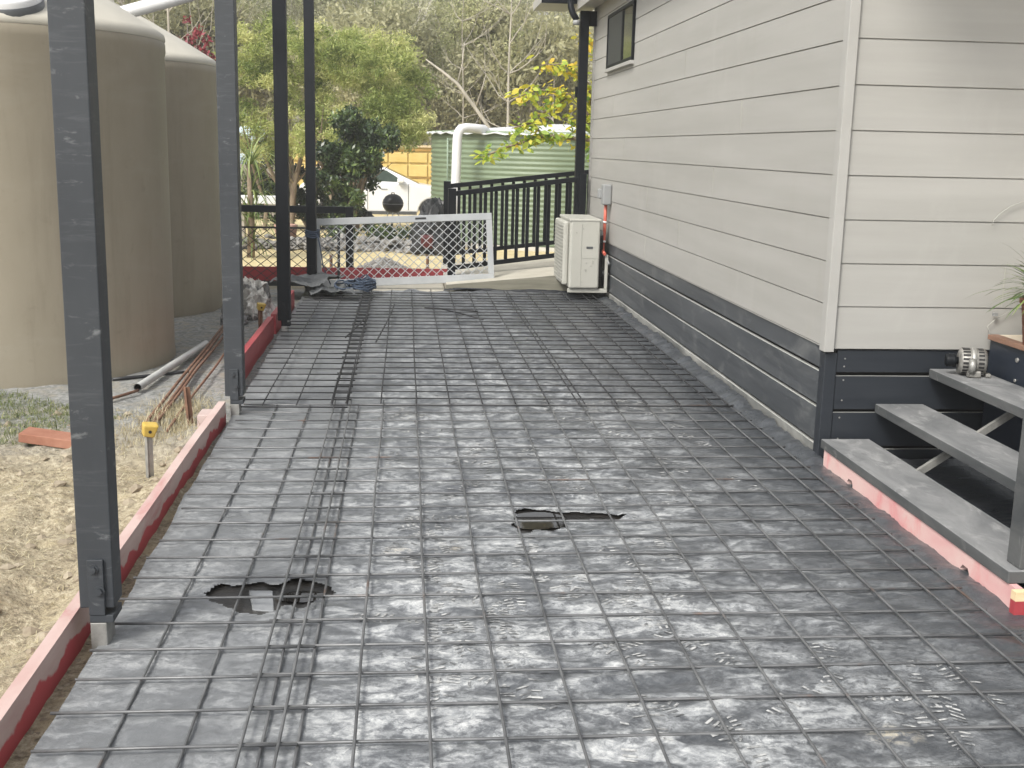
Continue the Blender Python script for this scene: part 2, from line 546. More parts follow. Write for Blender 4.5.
r1 = ramp(n, [(0.32, (0.125, 0.10, 0.068)), (0.50, (0.33, 0.28, 0.19)), (0.70, (0.56, 0.50, 0.37))])
l.new(fine, r1.inputs[0])
dirt = nmix(nrange(mid, 0.52, 0.68), r1.outputs[0], (0.43, 0.365, 0.235))
vor = n.new("ShaderNodeTexVoronoi")
vor.inputs["Scale"].default_value = 42
l.new(geo.outputs["Position"], vor.inputs["Vector"])
r2 = ramp(n, [(0.0, (0.13, 0.134, 0.13)), (0.5, (0.235, 0.24, 0.232)), (1.0, (0.33, 0.33, 0.315))])
l.new(vor.outputs["Color"], r2.inputs[0])
gravel_d = nmix(nrange(mid, 0.5, 0.7), r2.outputs[0], (0.30, 0.275, 0.22))
gmask = nmul(nrange(sep.outputs["Y"], 6.2, 7.2, 0, 1, mid, 1.2), nrange(sep.outputs["Y"], 13.6, 12.8))
near = nmix(gmask, dirt, gravel_d)
r3 = ramp(n, [(0.25, (0.36, 0.28, 0.14)), (0.5, (0.54, 0.45, 0.25)), (0.75, (0.64, 0.56, 0.36))])
l.new(nnoise(9, 8, 0.7), r3.inputs[0])
dry = nmix(nrange(nnoise(1.1, 4), 0.5, 0.7, 0, 0.6), r3.outputs[0], (0.62, 0.55, 0.36))
c1 = nmix(nrange(sep.outputs["Y"], 13.3, 14.3, 0, 1, mid, 0.6), near, dry)
r4 = ramp(n, [(0.3, (0.20, 0.19, 0.125)), (0.7, (0.38, 0.345, 0.25))])
l.new(nnoise(1.5, 6), r4.inputs[0])
c2 = nmix(nrange(sep.outputs["Y"], 34, 38, 0, 1), c1, r4.outputs[0])
l.new(c2, pb.inputs["Base Color"])
pb.inputs["Roughness"].default_value = 0.95
bp = n.new("ShaderNodeBump")
bp.inputs["Strength"].default_value = 0.8
bp.inputs["Distance"].default_value = 0.02
l.new(nnoise(60, 5, 0.7), bp.inputs["Height"])
l.new(bp.outputs[0], pb.inputs["Normal"])
ground = struct(b.build("ground", GROUND))

# ---------------------------------------------------------------- black plastic membrane with two torn holes
HOLE1 = [(-0.70, 3.905), (-0.644, 3.972), (-0.60, 3.955), (-0.522, 4.006), (-0.45, 3.99), (-0.374, 4.022), (-0.281, 3.96), (-0.25, 3.90), (-0.273, 3.847),
         (-0.352, 3.769), (-0.40, 3.775), (-0.472, 3.704), (-0.566, 3.742), (-0.60, 3.80), (-0.66, 3.83)]
HOLE2 = [(0.475, 4.802), (0.549, 4.843), (0.656, 4.80), (0.78, 4.785), (0.87, 4.775), (0.948, 4.723), (0.92, 4.662), (0.79, 4.69), (0.68, 4.675), (0.662, 4.634),
         (0.624, 4.532), (0.55, 4.55), (0.474, 4.522), (0.451, 4.639)]

_q = random.Random(19)
FOLDS = []
for _i in range(46):
    _x0 = _q.uniform(-0.9, 1.6)
    FOLDS.append((0, _q.uniform(2.3, 9.5), _q.uniform(-0.45, 0.5), _q.uniform(0.004, 0.010), _x0, _x0 + _q.uniform(0.4, 1.3)))

def sheet_z(x, y):
    w = 0.0
    # creases: long folds across, finer ripples, stronger on the right half
    wx = x + 0.25 * nz(x * 1.3, y * 1.3, 5)
    wy = y + 0.35 * nz(x * 0.9, y * 0.9, 9)
    k = 0.35 + 0.65 * sstep(-0.4, 0.5, x)
    f1 = abs(nz(wx * 1.2, wy * 4.2, 1))
    f2 = abs(nz(wx * 3.5 + wy * 2.2, wy * 7.5 - wx * 2.0, 2))
    f3 = nz(wx * 9, wy * 15, 4)
    w += k * (0.016 * (1 - f1) ** 5 + 0.012 * (1 - f2) ** 5 + 0.0028 * f3)
    rid = math.exp(-((y - 7.0) / 2.2) ** 2) * sstep(0.2, 0.9, x)
    w += rid * (0.016 * (1 - abs(nz((x + y * 0.5) * 3.2, (y - x * 1.4) * 2.4, 8)) * 1.5) ** 3 + 0.010 * nz((x - y * 0.4) * 5.0, (y + x * 0.8) * 6.0, 3))
    w += 0.0015 * nz(x * 30, y * 30, 6) + 0.0055 * nz(x * 3.3, y * 3.3, 12)
    w = max(-0.012, min(w, 0.026))
    w -= 0.4 * max(0.0, w - 0.008) * sstep(7.2, 6.6, y)
    for (fx, fy, sl, ht, x0, x1) in FOLDS:
        if x0 < x < x1:
            dy = y - (fy + sl * (x - x0) + 0.03 * nz(x * 2, fy))
            if abs(dy) < 0.08:
                w += ht * math.exp(-(dy / 0.016) ** 2) * sstep(x0, x0 + 0.2, x) * sstep(x1, x1 - 0.2, x)
    for hx, hy, hr in ((-0.47, 3.86, 0.30), (0.68, 4.70, 0.33)):
        dd = math.hypot((x - hx) / hr, (y - hy) / (hr * 0.75))
        w *= sstep(0.8, 1.4, dd)
        w += 0.011 * math.exp(-((dd - 0.86) / 0.11) ** 2) * max(0.0, 0.5 + 1.3 * nz(x * 9, y * 9, 2))
    if 3.60 < y < 5.55:       # rolled up against the stair board
        e = math.exp(-((x - 2.055) / 0.045) ** 2)
        w += 0.016 * e * (0.8 + 0.3 * nz(0, y * 4, 3)) * sstep(3.60, 3.8, y)
    if y >= 5.5:              # lapped up the skirting
        w += (0.026 + 0.016 * nz(1, y * 7, 3) + 0.012 * nz(3, y * 22, 1)) * sstep(1.99, 2.085, x)
    if y > 12.2:
        w += 0.03 * sstep(12.2, 12.4, y) * (0.6 + 0.6 * nz(x * 6, 1))
    return w

sx = axis_coords([(-0.985, -0.74, 0.022), (-0.74, -0.22, 0.009), (-0.22, 0.42, 0.022), (0.42, 0.98, 0.009), (0.98, 2.118, 0.022), (2.118, 3.6, 0.08)])
sy = axis_coords([(0.6, 2.4, 0.10), (2.4, 3.66, 0.022), (3.66, 4.06, 0.009), (4.06, 4.48, 0.02), (4.48, 4.88, 0.009), (4.88, 9.0, 0.022), (9.0, 12.42, 0.035)])
b = MB()
W_ = len(sx)
vs = []
for y in sy:
    for i, x in enumerate(sx):
        xx = x
        if i < 9:
            e0 = (-0.945 if y < 3.5 else -0.945 - 0.013 * (y - 3.5)) + 0.012 * nz(0, y * 2.5, 2)
            xx = e0 + (sx[9] - e0) * i / 9.0
        vs.append((xx, y, sheet_z(x, y)))
def cell_ok(i, j):
    cx, cy = 0.5 * (sx[i] + sx[i + 1]), 0.5 * (sy[j] + sy[j + 1])
    if cx > 2.115 and cy > 5.53:
        return False
    jx, jy = cx + 0.03 * nz(cx * 14, cy * 14), cy + 0.03 * nz(cx * 14, cy * 14, 5)
    return not (in_poly(jx, jy, HOLE1) or in_poly(jx, jy, HOLE2))
fs = [(j * W_ + i, j * W_ + i + 1, (j + 1) * W_ + i + 1, (j + 1) * W_ + i) for j in range(len(sy) - 1) for i in range(W_ - 1) if cell_ok(i, j)]
b.add(vs, fs, 0, True)

PLASTIC = bpy.data.materials.new("black_polythene")
n, l, pb = nt(PLASTIC)
geo = n.new("ShaderNodeNewGeometry")
sep = n.new("ShaderNodeSeparateXYZ")
l.new(geo.outputs["Position"], sep.inputs[0])
def mapped(scale, rot=(0, 0, 0), loc=(0, 0, 0)):
    mp = n.new("ShaderNodeMapping")
    mp.inputs["Scale"].default_value = scale
    mp.inputs["Rotation"].default_value = rot
    mp.inputs["Location"].default_value = loc
    l.new(geo.outputs["Position"], mp.inputs[0])
    return mp.outputs[0]
def ridged(scale, detail, vec, dist=0.0):
    t = n.new("ShaderNodeTexNoise")
    t.noise_type = 'RIDGED_MULTIFRACTAL'
    t.inputs["Scale"].default_value = scale
    t.inputs["Detail"].default_value = detail
    t.inputs["Roughness"].default_value = 0.5
    t.inputs["Distortion"].default_value = dist
    if "Offset" in t.inputs:
        t.inputs["Offset"].default_value = 0.9
    if "Gain" in t.inputs:
        t.inputs["Gain"].default_value = 1.6
    l.new(vec, t.inputs["Vector"])
    return t.outputs["Fac"]
big = nnoise(2.0, 9, 0.74, mapped((1, 1.2, 1)), 0.4)
smear = nnoise(5.5, 6, 0.62, mapped((1.0, 1.5, 1), (0, 0, 0.35)), 0.8)
scuff = nnoise(30, 8, 0.75, mapped((1, 1.2, 1), (0, 0, -0.5)), 0.5)
speck = nnoise(110, 4, 0.7, mapped((1, 1, 1)))
crease = ridged(3.2, 4, mapped((0.8, 2.2, 1), (0, 0, 0.22)), 0.5)
crease2 = ridged(5.5, 3, mapped((1.2, 1.6, 1), (0, 0, -0.7), (3, 1, 0)), 0.4)
# boot prints: short bars of tread, in small patches
wv = n.new("ShaderNodeTexWave")
wv.inputs["Scale"].default_value = 24
wv.inputs["Distortion"].default_value = 5.0
wv.inputs["Detail"].default_value = 2
wv.inputs["Detail Scale"].default_value = 2.5
l.new(mapped((1, 1, 1), (0, 0, 0.9)), wv.inputs["Vector"])
prints = nmul(nmul(nrange(wv.outputs["Fac"], 0.35, 0.8), nrange(nnoise(6.0, 3, 0.5, mapped((1, 1.3, 1), (0, 0, 0), (4, 2, 0))), 0.55, 0.64)), nrange(scuff, 0.35, 0.6, 0.1, 0.8))
a1 = nrange(smear, 0.40, 0.62, 0.30, 1.0)
a2 = nmul(nrange(scuff, 0.42, 0.56, 0.28, 1.0), nrange(speck, 0.35, 0.6, 0.65, 1.0))
lines = nmul(nmul(nrange(crease, 0.75, 1.0), nrange(smear, 0.4, 0.6, 0.1, 0.7)), nrange(scuff, 0.35, 0.6, 0.3, 1))
def nmax(a, c, op='MAXIMUM'):
    ma = n.new("ShaderNodeMath")
    ma.operation = op
    l.new(a, ma.inputs[0])
    l.new(c, ma.inputs[1])
    return ma.outputs[0]
dust = nmax(nmul(nmul(nrange(big, 0.36, 0.60, 0.20, 0.92), a1), a2), lines)
# dust thins out towards the house and stair and towards the far end
edge = nrange(sep.outputs["X"], 2.02, 0.9, 0.10, 1.0)
leng = nrange(sep.outputs["Y"], 10.5, 4.2, 0.5, 1.1)
dust = nmul(dust, nmul(edge, leng))
cr = ramp(n, [(0.0, (0.046, 0.051, 0.058)), (0.12, (0.105, 0.112, 0.121)), (0.40, (0.27, 0.282, 0.292)), (0.85, (0.53, 0.54, 0.54))])
l.new(dust, cr.inputs[0])
# even mid grey mixed over the left strip
left = nmul(nrange(sep.outputs["X"], -0.1, -0.45), nrange(nnoise(2.2, 4, 0.5, mapped((1, 0.6, 1))), 0.2, 0.7, 0.35, 0.75))
col = nmix(left, cr.outputs[0], (0.165, 0.172, 0.179))
# a few yellow clay smears
def blob(cx, cy, rx, ry):
    mp = n.new("ShaderNodeMapping")
    mp.inputs["Location"].default_value = (-cx / rx, -cy / ry, 0)
    mp.inputs["Scale"].default_value = (1 / rx, 1 / ry, 0)
    l.new(geo.outputs["Position"], mp.inputs[0])
    vl = n.new("ShaderNodeVectorMath")
    vl.operation = 'LENGTH'
    l.new(mp.outputs[0], vl.inputs[0])
    return nrange(vl.outputs["Value"], 1.0, 0.2, 0, 1, scuff, 0.5)
for (cx, cy, rx, ry) in ((-0.03, 4.30, 0.10, 0.08), (0.20, 4.32, 0.06, 0.07), (1.33, 2.80, 0.15, 0.09)):
    mp_fac = blob(cx, cy - 0.0, rx, ry)
    col = nmix(nmul(mp_fac, nrange(scuff, 0.48, 0.62, 0.0, 0.7)), col, (0.62, 0.52, 0.33))
l.new(col, pb.inputs["Base Color"])
l.new(nrange(dust, 0.0, 0.5, 0.27, 0.65), pb.inputs["Roughness"])
pb.inputs["Specular IOR Level"].default_value = 0.55
bp = n.new("ShaderNodeBump")
bp.inputs["Strength"].default_value = 0.36
bp.inputs["Distance"].default_value = 0.012
l.new(nmax(nmul(nmax(nmul(crease, nrange(smear, 0.3, 0.6, 0.4, 1.0)), nmul(crease2, nrange(big, 0.4, 0.6, 0.1, 0.8)), 'ADD'), nrange(sep.outputs["X"], -0.5, 0.6, 0.35, 1.0)), nmul(scuff, smear), 'ADD'), bp.inputs["Height"])
l.new(bp.outputs[0], pb.inputs["Normal"])
sheet = tag(b.build("plastic_membrane", PLASTIC), "dusty black plastic membrane laid over the slab bed beneath the steel mesh", "plastic sheet")

b = MB()
for poly, pad in ((HOLE1, 0.06), (HOLE2, 0.05)):
    cx = sum(p[0] for p in poly) / len(poly)
    cy = sum(p[1] for p in poly) / len(poly)
    rings = []
    k = len(poly)
    vs = []
    for s, z in ((1.3, -0.006), (0.9, -0.011), (0.5, -0.014)):
        vs += [(cx + (x - cx) * s, cy + (y - cy) * s, z + 0.002 * nz(x * 20, y * 20)) for x, y in poly]
    fs = []
    for q in range(2):
        fs += [(q * k + i, q * k + (i + 1) % k, (q + 1) * k + (i + 1) % k, (q + 1) * k + i) for i in range(k)]
    fs.append(tuple(2 * k + i for i in range(k)))
    b.add(vs, fs, 0, True)
struct(b.build("mud", MUD, fixn=True))
b = MB()
for (cx, cy, rx, ry, z) in ((0.57, 4.70, 0.125, 0.125, -0.0045), (0.80, 4.72, 0.10, 0.025, -0.006), (-0.36, 3.88, 0.09, 0.05, -0.007)):
    k = 22
    b.add([(cx + rx * math.cos(2 * PI * i / k) * (1 + 0.2 * nz(i * 0.7, cx * 9)), cy + ry * math.sin(2 * PI * i / k) * (1 + 0.2 * nz(i * 0.7, cy * 5)), z) for i in range(k)], [tuple(range(k))])
struct(b.build("water", WATER))
b = MB()  # pale block put in for the sky mirrored in the hole
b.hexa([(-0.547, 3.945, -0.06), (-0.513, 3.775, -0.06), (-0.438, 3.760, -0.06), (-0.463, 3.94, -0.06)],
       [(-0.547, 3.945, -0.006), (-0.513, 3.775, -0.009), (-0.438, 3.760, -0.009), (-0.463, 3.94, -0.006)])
tag(b.build("sky_reflection", M("sky_reflection_grey", (0.17, 0.18, 0.19), (0.24, 0.25, 0.26), scale=12, rough=0.18), bevel=0.004), "pale grey square block standing for the sky reflected in the torn hole", "reflection")

# dusty boot prints on the membrane
BOOT = M("dry_cement_dust", (0.11, 0.115, 0.12), (0.42, 0.425, 0.42), scale=30, rough=0.85, lo=0.42, hi=0.60)
b = MB()
q = random.Random(44)
made = 0
while made < 95:
    cx, cy = q.uniform(-0.3, 1.7), 2.45 + 4.6 * q.random() ** 1.3
    if nz(cx * 1.1, cy * 1.1, 20) < -0.05 or any(math.hypot(cx - hx, cy - hy) < 0.42 for hx, hy in ((-0.47, 3.86), (0.68, 4.70))):
        continue
    made += 1
    an = q.choice((0, PI, 0, PI, 1.6)) + q.gauss(0, 0.35)
    ca, sa = math.cos(an), math.sin(an)
    keep = q.uniform(0.5, 0.95)
    fade0 = q.uniform(0, 10)
    for r_ in range(13):
        v = -0.14 + 0.28 * r_ / 12
        if -0.035 < v < 0.005:
            continue
        hw = 0.046 if v > 0 else 0.036
        hw *= (1 - (v / 0.155) ** 4 * 0.6)
        for sgn in (-1, 1):
            if q.random() > keep or nz(fade0, v * 9, sgn) < -0.25:
                continue
            u0, u1 = 0.006 * sgn, hw * sgn
            pts = []
            for (u, w_) in ((u0, v + 0.005), (u1, v - 0.009 + 0.005), (u1, v - 0.009 - 0.004), (u0, v - 0.004)):
                x, y = cx + ca * u - sa * w_, cy + sa * u + ca * w_
                pts.append((x, y, sheet_z(x, y) + 0.0022))
            b.add(pts, [(0, 1, 2, 3)])
o = stuff(b.build("boot_prints", BOOT))
o["label"] = "pale dusty boot prints tracked over the black plastic"

# ---------------------------------------------------------------- steel reinforcing mesh: four welded sheets
def mesh_sheet(label, xs, ys, x0, x1, y0, y1, zl, zt, mat, r=0.0046, seed=1):
    q = random.Random(seed)
    b = MB()
    for x in xs:
        k = max(2, int((y1 - y0) / 0.5))
        ph = q.uniform(0, 50)
        pts = [(x + 0.006 * nz(ph, (y0 + (y1 - y0) * i / k) * 0.9), y0 + (y1 - y0) * i / k, zl + 0.003 * nz(ph, 3, (y0 + (y1 - y0) * i / k) * 1.2)) for i in range(k + 1)]
        b.tube(pts, r, 6)
    for y in ys:
        k = max(2, int((x1 - x0) / 0.4))
        ph = q.uniform(0, 50)
        dx0, dx1 = q.uniform(-0.012, 0.012), q.uniform(-0.008, 0.008)
        pts = []
        for i in range(k + 1):
            x = x0 + dx0 + (x1 + dx1 - x0 - dx0) * i / k
            pts.append((x, y + 0.007 * nz(ph, x * 0.8) + q.uniform(-0.001, 0.001), zt + 0.003 * nz(ph, 7, x)))
        b.tube(pts, r, 6)
    o = b.build("reinforcing_mesh", mat)
    return tag(o, label, "steel mesh", "welded steel mesh sheets on the plastic")

near_rows_l = [2.79 + 0.2015 * k for k in range(-6, 21)]
near_rows_m = [6.83 - 0.2015 * k for k in range(0, 28)]
far_rows = [6.695 + 0.198 * k for k in range(0, 28)]
mesh_sheet("narrow near mesh sheet along the left edge, its bars ending short of the nearest post", [-0.757, -0.563, -0.367, -0.276], near_rows_l, -0.948, -0.268, 1.4, 6.86, 0.014, 0.024, BAR, seed=1)
mesh_sheet("wide near mesh sheet filling the foreground up to the stair", [-0.415, -0.319, -0.127, 0.069, 0.267, 0.466, 0.665, 0.866, 1.066, 1.266, 1.464, 1.664, 1.864, 1.98], near_rows_m, -0.43, 2.01, 1.3, 6.90, 0.033, 0.023, BAR, seed=2)
mesh_sheet("narrow far mesh sheet beside the red board of the middle posts", [-0.825, -0.628, -0.425, -0.337], far_rows, -1.0, -0.325, 6.70, 11.75, 0.048, 0.038, BARDARK, r=0.0044, seed=3)
mesh_sheet("wide far mesh sheet between the heat pump and the folded plastic", [-0.43, -0.345, -0.138, 0.07, 0.268, 0.462, 0.658, 0.858, 1.04, 1.075, 1.27, 1.455, 1.655, 1.85, 1.95], [y + 0.012 for y in far_rows], -0.44, 1.97, 6.72, 12.25, 0.056, 0.046, BARDARK, r=0.0044, seed=4)

# loose offcut bars lying on the far mesh
for pts, lab in (([(-0.10, 10.9, 0.075), (-0.22, 8.8, 0.072)], "long dark steel bar lying slantwise on the far mesh, clear of the lap"),
                 ([(-0.33, 10.2, 0.075), (-0.46, 9.0, 0.073)], "short dark steel bar lying on the lapped strip of the far mesh"),
                 ([(0.30, 10.72, 0.074), (0.68, 10.02, 0.073)], "bent dark offcut bar pointing at the house on the far mesh"),
                 ([(0.18, 10.70, 0.080), (0.66, 10.48, 0.079)], "second dark offcut bar crossing the bent one on the far mesh")):
    b = MB()
    p0, p1 = Vector(pts[0]), Vector(pts[1])
    b.tube([p0, p0.lerp(p1, 0.5) + Vector((0.01, 0, 0.002)), p1], 0.0065, 6)
    tag(b.build("loose_bar", BARDARK), lab, "steel bar", "loose bars on the mesh")

# ---------------------------------------------------------------- house
HX, HY0, HY1 = 2.12, 5.57, 13.43
house = thing("house", "pale weatherboard house with a charcoal skirting of boards and a small sliding window", "house", (HX, HY0, 0))
def hl(x, y, z):
    return (x - HX, y - HY0, z)
GRO = [0.595 + 0.2145 * i for i in range(0, 14)]
def clad_profile():
    p = []
    for i in range(len(GRO) - 1):
        z0, z1 = GRO[i], GRO[i + 1]
        p += [(0.0, z0 + 0.0032), (0.003, z1 - 0.0032), (0.010, z1 - 0.0032), (0.010, z1 + 0.0032)]
    return p
prof = clad_profile()
b = MB()
k = len(prof)
vs = [hl(HX + d, HY0 + 0.02, z) for d, z in prof] + [hl(HX + d, HY1, z) for d, z in prof]
b.add(vs, [(i, i + k, i + 1 + k, i + 1) for i in range(k - 1)])
b.box(*hl(HX + 0.02, HY0 + 0.03, 0.597), *hl(HX + 0.10, HY1 - 0.001, GRO[-1]))
for (y, gi) in ((10.155, 8), (9.0, 7), (10.2, 2), (8.96, 1), (10.2, 0), (6.08, 8), (7.4, 5), (11.4, 4), (8.0, 3), (12.1, 6), (9.9, 6)):
    b.box(*hl(HX - 0.0005, y, GRO[gi] + 0.006), *hl(HX + 0.006, y + 0.004, GRO[gi + 1] - 0.006), mi=1)
b.box(*hl(HX + 0.003, HY0 + 0.1, 0.588), *hl(HX + 0.019, HY1 - 0.01, 0.5945), mi=0)
b.build("side_cladding", [WALL, WALL_SEAM], house, fixn=True)
b = MB()
vs = [hl(HX + 0.02, HY0 + d, z) for d, z in prof] + [hl(6.5, HY0 + d, z) for d, z in prof]
b.add(vs, [(i, i + 1, i + 1 + k, i + k) for i in range(k - 1)])
b.box(*hl(HX + 0.03, HY0 + 0.02, 0.597), *hl(6.5, HY0 + 0.10, GRO[-1]))
for (x, gi) in ((2.995, 1), (3.4, 4), (3.25, 7)):
    b.box(*hl(x, HY0 - 0.0005, GRO[gi] + 0.006), *hl(x + 0.006, HY0 + 0.006, GRO[gi + 1] - 0.006), mi=1)
b.build("front_cladding", [WALL, WALL_SEAM], house, fixn=True)
b = MB()
b.box(*hl(2.088, 5.553, 0.583), *hl(2.138, 5.567, 3.35))
b.box(*hl(2.088, 5.567, 0.583), *hl(2.117, 5.625, 3.35))
b.build("corner_trim", TRIM, house, bevel=0.002)
# skirting: boards with gaps, with a black box behind that puts in the underfloor shade
zb = [(0.475, 0.589), (0.283, 0.455), (0.090, 0.266), (-0.06, 0.072)]
for i, (z0, z1) in enumerate(zb):
    b = MB()
    b.box(*hl(2.132, HY0 + 0.085, z0), *hl(2.158, HY1, z1), top=1)
    b.build("skirting_board", [SKIRT_DUST if i == 3 else SKIRT, EDGE], house, bevel=0.002, seg=1)
for i, (z0, z1) in enumerate(zb):
    b = MB()
    b.box(*hl(2.170, HY0 + 0.012, z0), *hl(6.4, HY0 + 0.038, z1), top=1)
    b.build("skirting_board", [SKIRT_CLEAN, EDGE], house, bevel=0.002, seg=1)
b = MB()
b.box(*hl(2.104, 5.578, -0.06), *hl(2.168, 5.652, 0.573))
b.build("corner_post", SKIRT_CLEAN, house, bevel=0.004)
b = MB()
b.box(*hl(2.172, HY0 + 0.06, -0.06), *hl(6.3, HY1 - 0.02, 0.55))
b.build("underfloor_shade", DARKV, house)
for (x, z) in ((2.21, 0.545), (2.208, 0.505), (2.21, 0.435), (2.21, 0.33), (2.205, 0.24), (2.205, 0.13)):
    MB().tube([hl(x, HY0 + 0.0125, z), hl(x, HY0 + 0.009, z)], 0.0045, 6).build("nail", GALV, house)
for (y, z) in ((5.70, 0.545), (5.70, 0.43), (5.70, 0.31), (5.70, 0.24), (5.70, 0.12)):
    MB().tube([hl(2.133, y, z), hl(2.1285, y, z)], 0.0045, 6).build("nail", GALV, house)
b = MB()
b.box(*hl(2.10, HY1, 0.0), *hl(6.5, HY1 + 0.02, 3.3))
b.build("end_wall", TRIM, house)
# window
win = MB()
wy0, wy1, wz0, wz1 = 11.08, 12.50, 2.377, 2.92
fw = 0.035
win.box(*hl(2.095, wy0, wz0), *hl(2.125, wy0 + fw, wz1))
win.box(*hl(2.095, wy1 - fw, wz0), *hl(2.125, wy1, wz1))
win.box(*hl(2.095, wy0 + fw, wz0), *hl(2.125, wy1 - fw, wz0 + fw))
win.box(*hl(2.095, wy0 + fw, wz1 - fw), *hl(2.125, wy1 - fw, wz1))
win.box(*hl(2.098, 11.63, wz0 + fw), *hl(2.125, 11.68, wz1 - fw))
w = win.build("window", CHAR2, house, bevel=0.003)
MB().box(*hl(2.108, wy0 + fw, wz0 + fw), *hl(2.116, 11.63, wz1 - fw)).build("pane", GLASS, w)
MB().box(*hl(2.104, 11.68, wz0 + fw), *hl(2.116, wy1 - fw, wz1 - fw)).build("flyscreen", SCREEN, w)
MB().box(*hl(2.080, wy0 - 0.01, wz0 - 0.035), *hl(2.125, wy1 + 0.01, wz0 - 0.001)).build("sill", TRIM, w, bevel=0.003)
# eave and gutter
MB().box(*hl(1.90, 4.6, 3.07), *hl(1.925, HY1 + 0.35, 3.30)).build("fascia", WALL, house)
MB().box(*hl(1.926, 4.6, 3.10), *hl(2.117, HY1 + 0.35, 3.13)).build("soffit", WALL, house)
MB().hexa([hl(1.80, 4.4, 3.305), hl(6.5, 4.4, 4.3), hl(6.5, 14.4, 4.3), hl(1.80, 14.4, 3.305)],
          [hl(1.80, 4.4, 3.345), hl(6.5, 4.4, 4.34), hl(6.5, 14.4, 4.34), hl(1.80, 14.4, 3.345)]).build("roof", ZINC, house)
b = MB()
b.box(*hl(1.50, 13.40, 3.135), *hl(1.895, 13.43, 3.24))
b.box(*hl(1.50, 13.43, 3.145), *hl(1.895, 14.3, 3.24), mi=1)
b.build("gutter", [CHAR2, WALL], house)
b = MB()
b.tube([hl(1.815, 13.36, 3.16), hl(1.818, 13.33, 3.09), hl(1.835, 13.31, 3.03), hl(1.865, 13.31, 2.985), hl(1.885, 13.31, 2.95)], 0.035, 10)
b.build("downpipe_elbow", CHAR2, house)
b = MB()
b.tube([hl(1.885, 13.31, 2.95), hl(1.885, 13.31, 2.90)], 0.042, 10)
b.build("downpipe_collar", GREYP, house)

# far verandah post by the house corner
vp = thing("verandah_post", "slim charcoal verandah post at the far corner of the house above the railing", "post", (1.99, 13.40, 0))
MB().box(-0.055, -0.05, 0.0, 0.045, 0.05, 3.06).build("shaft", CHAR2, vp, bevel=0.004)
MB().box(0.046, -0.03, 2.90, 0.14, 0.03, 3.06).build("head_bracket", CHAR2, vp)
MB().box(-0.085, -0.02, 2.12, -0.056, 0.02, 2.24).build("light_fitting", CHAR2, vp)

# electrical isolator and conduit on the wall
iso = thing("isolator_switch", "grey isolator switch box on the pale wall with a red conduit below", "switch box", (2.118, 12.07, 1.09))
MB().box(-0.09, -0.10, -0.10, 0.0, 0.05, 0.11).build("box", GREYP, iso, bevel=0.014)
MB().box(-0.12, 0.02, -0.04, -0.06, 0.10, 0.06).build("switch_knob", GREYP, iso, bevel=0.012)
b = MB()
b.tube([(-0.045, -0.02, -0.10), (-0.045, -0.02, -0.22), (-0.05, -0.03, -0.40), (-0.055, 0.0, -0.55), (-0.06, -0.06, -0.585), (-0.06, -0.16, -0.60)], 0.017, 8)
b.build("conduit", CONDUIT, iso)
for z in (-0.27, -0.47):
    MB().tube([(-0.048, -0.025, z), (-0.05, -0.025, z - 0.02)], 0.021, 8).build("conduit_clip", WHITEP, iso)

# ---------------------------------------------------------------- heat pump (outdoor air conditioner)
ac = thing("air_conditioner", "cream outdoor air conditioner on a wall bracket beside the far end of the skirting", "air conditioner", (1.855, 12.31, 0.128))
MB().box(-0.165, -0.41, 0.0, 0.150, 0.41, 0.715).build("casing", ACW, ac, bevel=0.022, seg=3)
b = MB()
b.box(-0.225, -0.33, 0.03, -0.166, 0.37, 0.685)
b.build("fan_guard", ACW, ac, bevel=0.02, seg=3)
b = MB()
for i in range(17):
    z = 0.06 + i * 0.0355
    b.box(-0.231, -0.300, z, -0.2265, 0.33, z + 0.014)
b.build("guard_slats", ACD, ac)
b = MB()
b.box(-0.172, -0.415, 0.692, 0.157, 0.415, 0.72)
b.build("lid", ACW, ac, bevel=0.008)
MB().box(-0.045, -0.4135, 0.005, -0.0425, -0.409, 0.665).build("panel_seam", ACD, ac)
MB().box(-0.04, -0.413, 0.315, 0.149, -0.4095, 0.3185).build("panel_seam", ACD, ac)
MB().box(0.008, -0.4135, 0.415, 0.075, -0.409, 0.438).build("badge", BADGE, ac)
for (x0, z0, x1, z1) in ((0.005, 0.262, 0.017, 0.274), (0.075, 0.262, 0.087, 0.292), (0.050, 0.235, 0.074, 0.241)):
    MB().box(x0, -0.4135, z0, x1, -0.409, z1).build("embossed_mark", ACD, ac)
for (x, z, r_) in ((0.005, 0.195, 0.012), (-0.03, 0.07, 0.006), (-0.03, 0.62, 0.006), (-0.10, 0.58, 0.006)):
    MB().tube([(x, -0.409, z), (x, -0.415, z)], r_, 10).build("screw", ACD, ac)
b = MB()
b.box(0.151, -0.30, 0.10, 0.20, 0.05, 0.55)
b.build("valve_cover", DARKV, ac, bevel=0.01)
b = MB()
b.box(0.151, -0.30, 0.45, 0.20, -0.16, 0.60)
b.build("terminal_cover", GREYP, ac, bevel=0.02)
b = MB()
b.tube([(0.20, -0.30, 0.36), (0.225, -0.33, 0.33), (0.24, -0.36, 0.29), (0.255, -0.40, 0.255)], 0.014, 8)
b.tube([(0.19, -0.25, 0.18), (0.22, -0.28, 0.14), (0.24, -0.30, 0.20)], 0.014, 8)
b.build("pipe", GREYP, ac)
b = MB()
b.box(-0.17, -0.38, -0.045, 0.245, -0.34, -0.002)
b.box(0.215, -0.38, 0.0, 0.245, -0.34, 0.35)
b.build("bracket", ACW, ac, bevel=0.004)
b = MB()
b.box(-0.17, 0.33, -0.045, 0.245, 0.37, -0.002)
b.box(0.215, 0.33, 0.0, 0.245, 0.37, 0.35)
b.build("bracket", ACW, ac, bevel=0.004)

